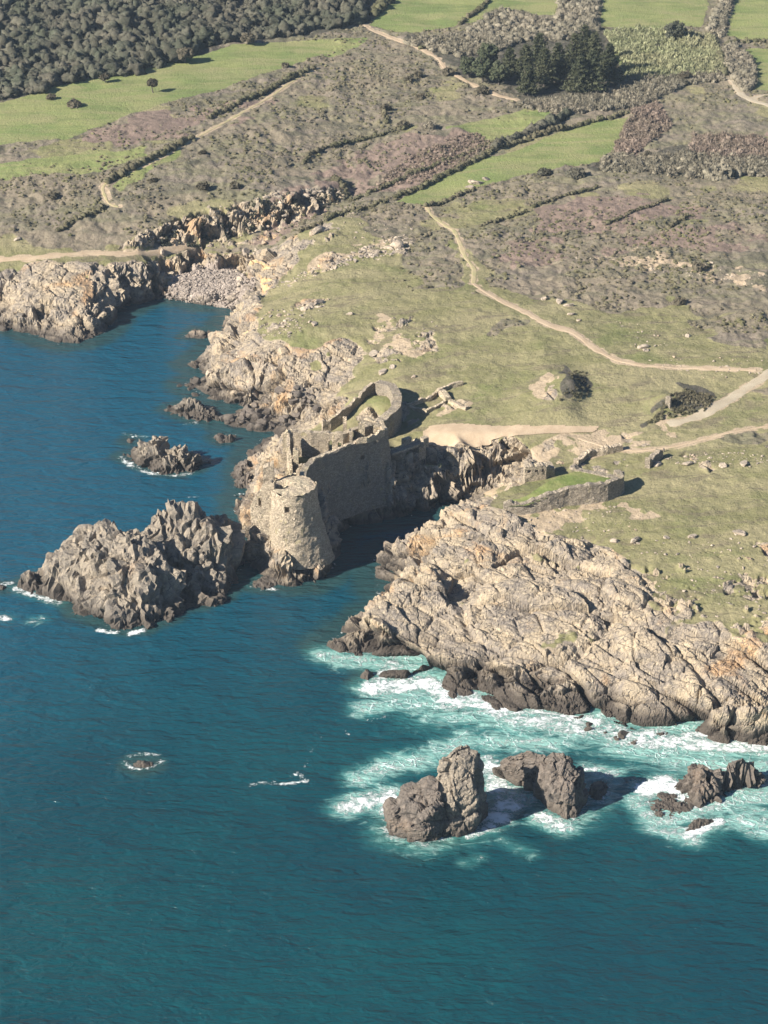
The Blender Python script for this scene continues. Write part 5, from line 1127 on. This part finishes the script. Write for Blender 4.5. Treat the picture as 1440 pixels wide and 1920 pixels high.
def shore(poly, n, smin, smax, mat, label, group):
    c = scatter([at(*p, .5) for p in poly], n)
    for x, y, z in c:
        s = smin+(smax-smin)*RS.rand()**2; o = boulder(700, 700, s, mat, label, group); o.location = (x, y, max(z, -.2)+s*.15)
shore([(410, 782), (440, 776), (500, 768), (560, 778), (600, 792), (590, 806), (525, 806), (470, 802), (415, 800)], 70, .6, 2.3, M_stack, 'dark boulder in the jumble between the cliff foot and the castle', 'boulders on the shore behind the castle')
shore([(330, 722), (350, 712), (385, 700), (400, 720), (380, 745)], 12, .6, 1.9, M_pale, 'pale boulder at the waterline of the western headland', 'boulders at the western headland foot')
shore([(430, 560), (450, 530), (500, 520), (490, 560), (440, 590)], 28, .6, 2.0, M_pale, 'pinkish boulder at the right end of the pebble beach', 'boulders beside the pebble beach')
shore([(0, 605), (50, 612), (70, 630), (40, 628), (0, 618)], 10, .6, 1.8, M_islet, 'boulder at the foot of the far left cliff', 'boulders below the far left cliff')
shore([(1085, 1352), (1130, 1350), (1200, 1375), (1190, 1396), (1120, 1380)], 16, .4, 1.3, M_stack, 'black wet rock in the surf of the south shore', 'wet rocks in the southern surf')
shore([(440, 880), (470, 905), (480, 920), (470, 960), (445, 970)], 10, .6, 1.6, M_stack, 'dark boulder in the channel left of the castle rock', 'boulders beside the castle rock')
for px, py, s, lb in [(592, 436, 2.6, 'large pale outcrop on the ridge above the ochre slope'), (608, 432, 1.6, 'smaller pale rock touching the large ridge outcrop'), (742, 462, 2.4, 'white outcrop at the right end of the stony ridge'), (728, 466, 1.6, 'pale rock left of the white ridge outcrop'), (700, 478, 1.3, 'small pale rock on the stony ridge'),
   (1050, 567, 1.8, 'blocky white rock right of the main path'), (1066, 574, 1.5, 'second white rock beside the main path'), (1020, 562, 1.4, 'flat pale rock nearest the main path'), (1072, 590, 1.3, 'small white rock below the pair by the path'), (1085, 600, .9, 'lowest small rock of the group by the path'),
   (1205, 652, 1.5, 'white rock on the slope above the level path'), (1212, 658, 1.2, 'lower white rock on the slope above the level path'), (1288, 632, 1.0, 'lone small white rock in the grass at right'), (893, 344, 2.4, 'long pale outcrop by the strip field edge'), (880, 352, 1.5, 'pale rock left of the strip field outcrop'), (912, 338, 1.4, 'pale rock right of the strip field outcrop'),
   (700, 665, 1.7, 'tilted pale rock on the slope above the ward wall'), (600, 570, 1.8, 'pale layered rock on the western headland top'), (572, 582, 1.6, 'low pale rock left of the layered rock'), (590, 608, 1.5, 'tilted slab on the grass of the western headland'), (655, 590, 1.0, 'small pointed rock right of the slab'),
   (735, 690, 1.3, 'grey rock on the path end above the ward wall'), (718, 698, 1.5, 'pale broken rock touching the ward wall'), (775, 706, .9, 'single pale stone in the grass right of the ward wall'), (1190, 1013, 1.5, 'rounded ochre rock on the edge of the southern turf'), (1155, 1016, 1.2, 'pale rock left of the ochre rock on the turf edge'),
   (1250, 1010, 1.0, 'dark small rock on the southern turf'), (1300, 1008, 1.2, 'pale rock near the right end of the turf edge'), (1385, 1002, 1.5, 'pale outcrop in the grass at the right edge'), (1290, 870, 1.7, 'long pale outcrop east of the wall fragment'), (1230, 872, 1.3, 'orange stained rock beside the wall fragment'), (1355, 875, 1.3, 'pale stone in the grass near the right edge'),
   (1395, 872, 1.5, 'pale rock at the right edge below the sandy path'), (1332, 493, 1.0, 'yellowish rock on the right heath'), (1285, 442, 1.1, 'pale rock high on the right heath'), (1200, 650, .8, 'tiny white stone left of the pair above the path'), (35, 450, 1.4, 'pale rock beside the headland path at far left'), (655, 372, 1.2, 'pale rock at the head of the gully')]:
    boulder(px, py, s, M_pale, lb, 'pale outcrops scattered over the grass', sq=(1.25, .8, .6), name='rock_outcrop')
# more stones of the same kind, too many and small to tell apart: one litter of stones
L1 = []
for poly, n, a_, b_ in [([(500, 545), (640, 480), (760, 440), (770, 470), (640, 500), (590, 520)], 330, .2, 1.0), ([(480, 590), (620, 560), (560, 640), (480, 640)], 130, .25, 1.0), ([(690, 600), (820, 600), (820, 660), (740, 690)], 60, .15, .6),
   ([(1180, 1020), (1440, 1000), (1440, 1180), (1300, 1180), (1150, 1090)], 170, .12, .7), ([(1240, 855), (1440, 845), (1440, 880), (1260, 870)], 110, .15, .7), ([(940, 960), (1160, 940), (1200, 1000), (1000, 1010)], 130, .15, .5), ([(1150, 600), (1300, 620), (1250, 670), (1180, 660)], 50, .15, .6),
   ([(1020, 480), (1440, 500), (1440, 550), (1200, 505)], 110, .15, .6), ([(265, 470), (262, 440), (380, 395), (610, 355), (640, 385), (520, 440)], 160, .4, 1.6), ([(640, 400), (800, 420), (760, 480), (640, 440)], 60, .2, .7), ([(1180, 670), (1440, 670), (1440, 700), (1300, 720), (1230, 690)], 50, .15, .6)]:
    c = scatter(G(poly), n); r = a_+(b_-a_)*RS.rand(len(c))**2.2; c[:, 2] += r*.1; L1.append(stones(c, r, .55, 33))
V, Fc, T = joinv(L1); tag(mesh_obj('stones', V, Fc, M_pale), kind='stuff')
def pebble_mat():
    m = Mat('beach_stone', .9, .2); t = m.attr('tone'); c = m.mix(t, (.17, .145, .125), (.33, .28, .235)); c = m.mix(m.ramp(m.noise(3, 4, .6), .5, .8, 0, .5), c, (.5, .36, .28)); m.color(c); return m.m
c = scatter(G([(312, 560), (316, 525), (372, 503), (440, 503), (480, 520), (470, 560), (430, 574), (380, 570)]), 5200); r = .16+.62*RS.rand(len(c))**2.4; c[:, 2] += r*.2
V, Fc, T = stones(c, r, .7, 35); tag(mesh_obj('pebbles', V, Fc, pebble_mat(), attrs={'tone': T}), kind='stuff')
# ---------------------------------------------------------------- haze
def haze_box():
    lo, hi = (-1500, -60, -9), (1500, 2600, 262)
    # the box stays inside the edge of the land sheet's far end and above nothing
    V = [(x, y, z) for z in (lo[2], hi[2]) for y in (lo[1], hi[1]) for x in (lo[0], hi[0])]
    Fc = [(0, 2, 3, 1), (4, 5, 7, 6), (0, 1, 5, 4), (2, 6, 7, 3), (0, 4, 6, 2), (1, 3, 7, 5)]
    m = bpy.data.materials.new('haze_air'); m.use_nodes = True; t = m.node_tree; t.nodes.clear()
    o = t.nodes.new('ShaderNodeOutputMaterial'); v = t.nodes.new('ShaderNodeVolumePrincipled')
    v.inputs['Color'].default_value = (0.66, 0.82, 1.0, 1); v.inputs['Density'].default_value = HAZE; v.inputs['Anisotropy'].default_value = 0.0
    t.links.new(v.outputs[0], o.inputs['Volume'])
    tag(mesh_obj('haze', V, Fc, m), kind='stuff')
HAZE = 0.00005
haze_box()
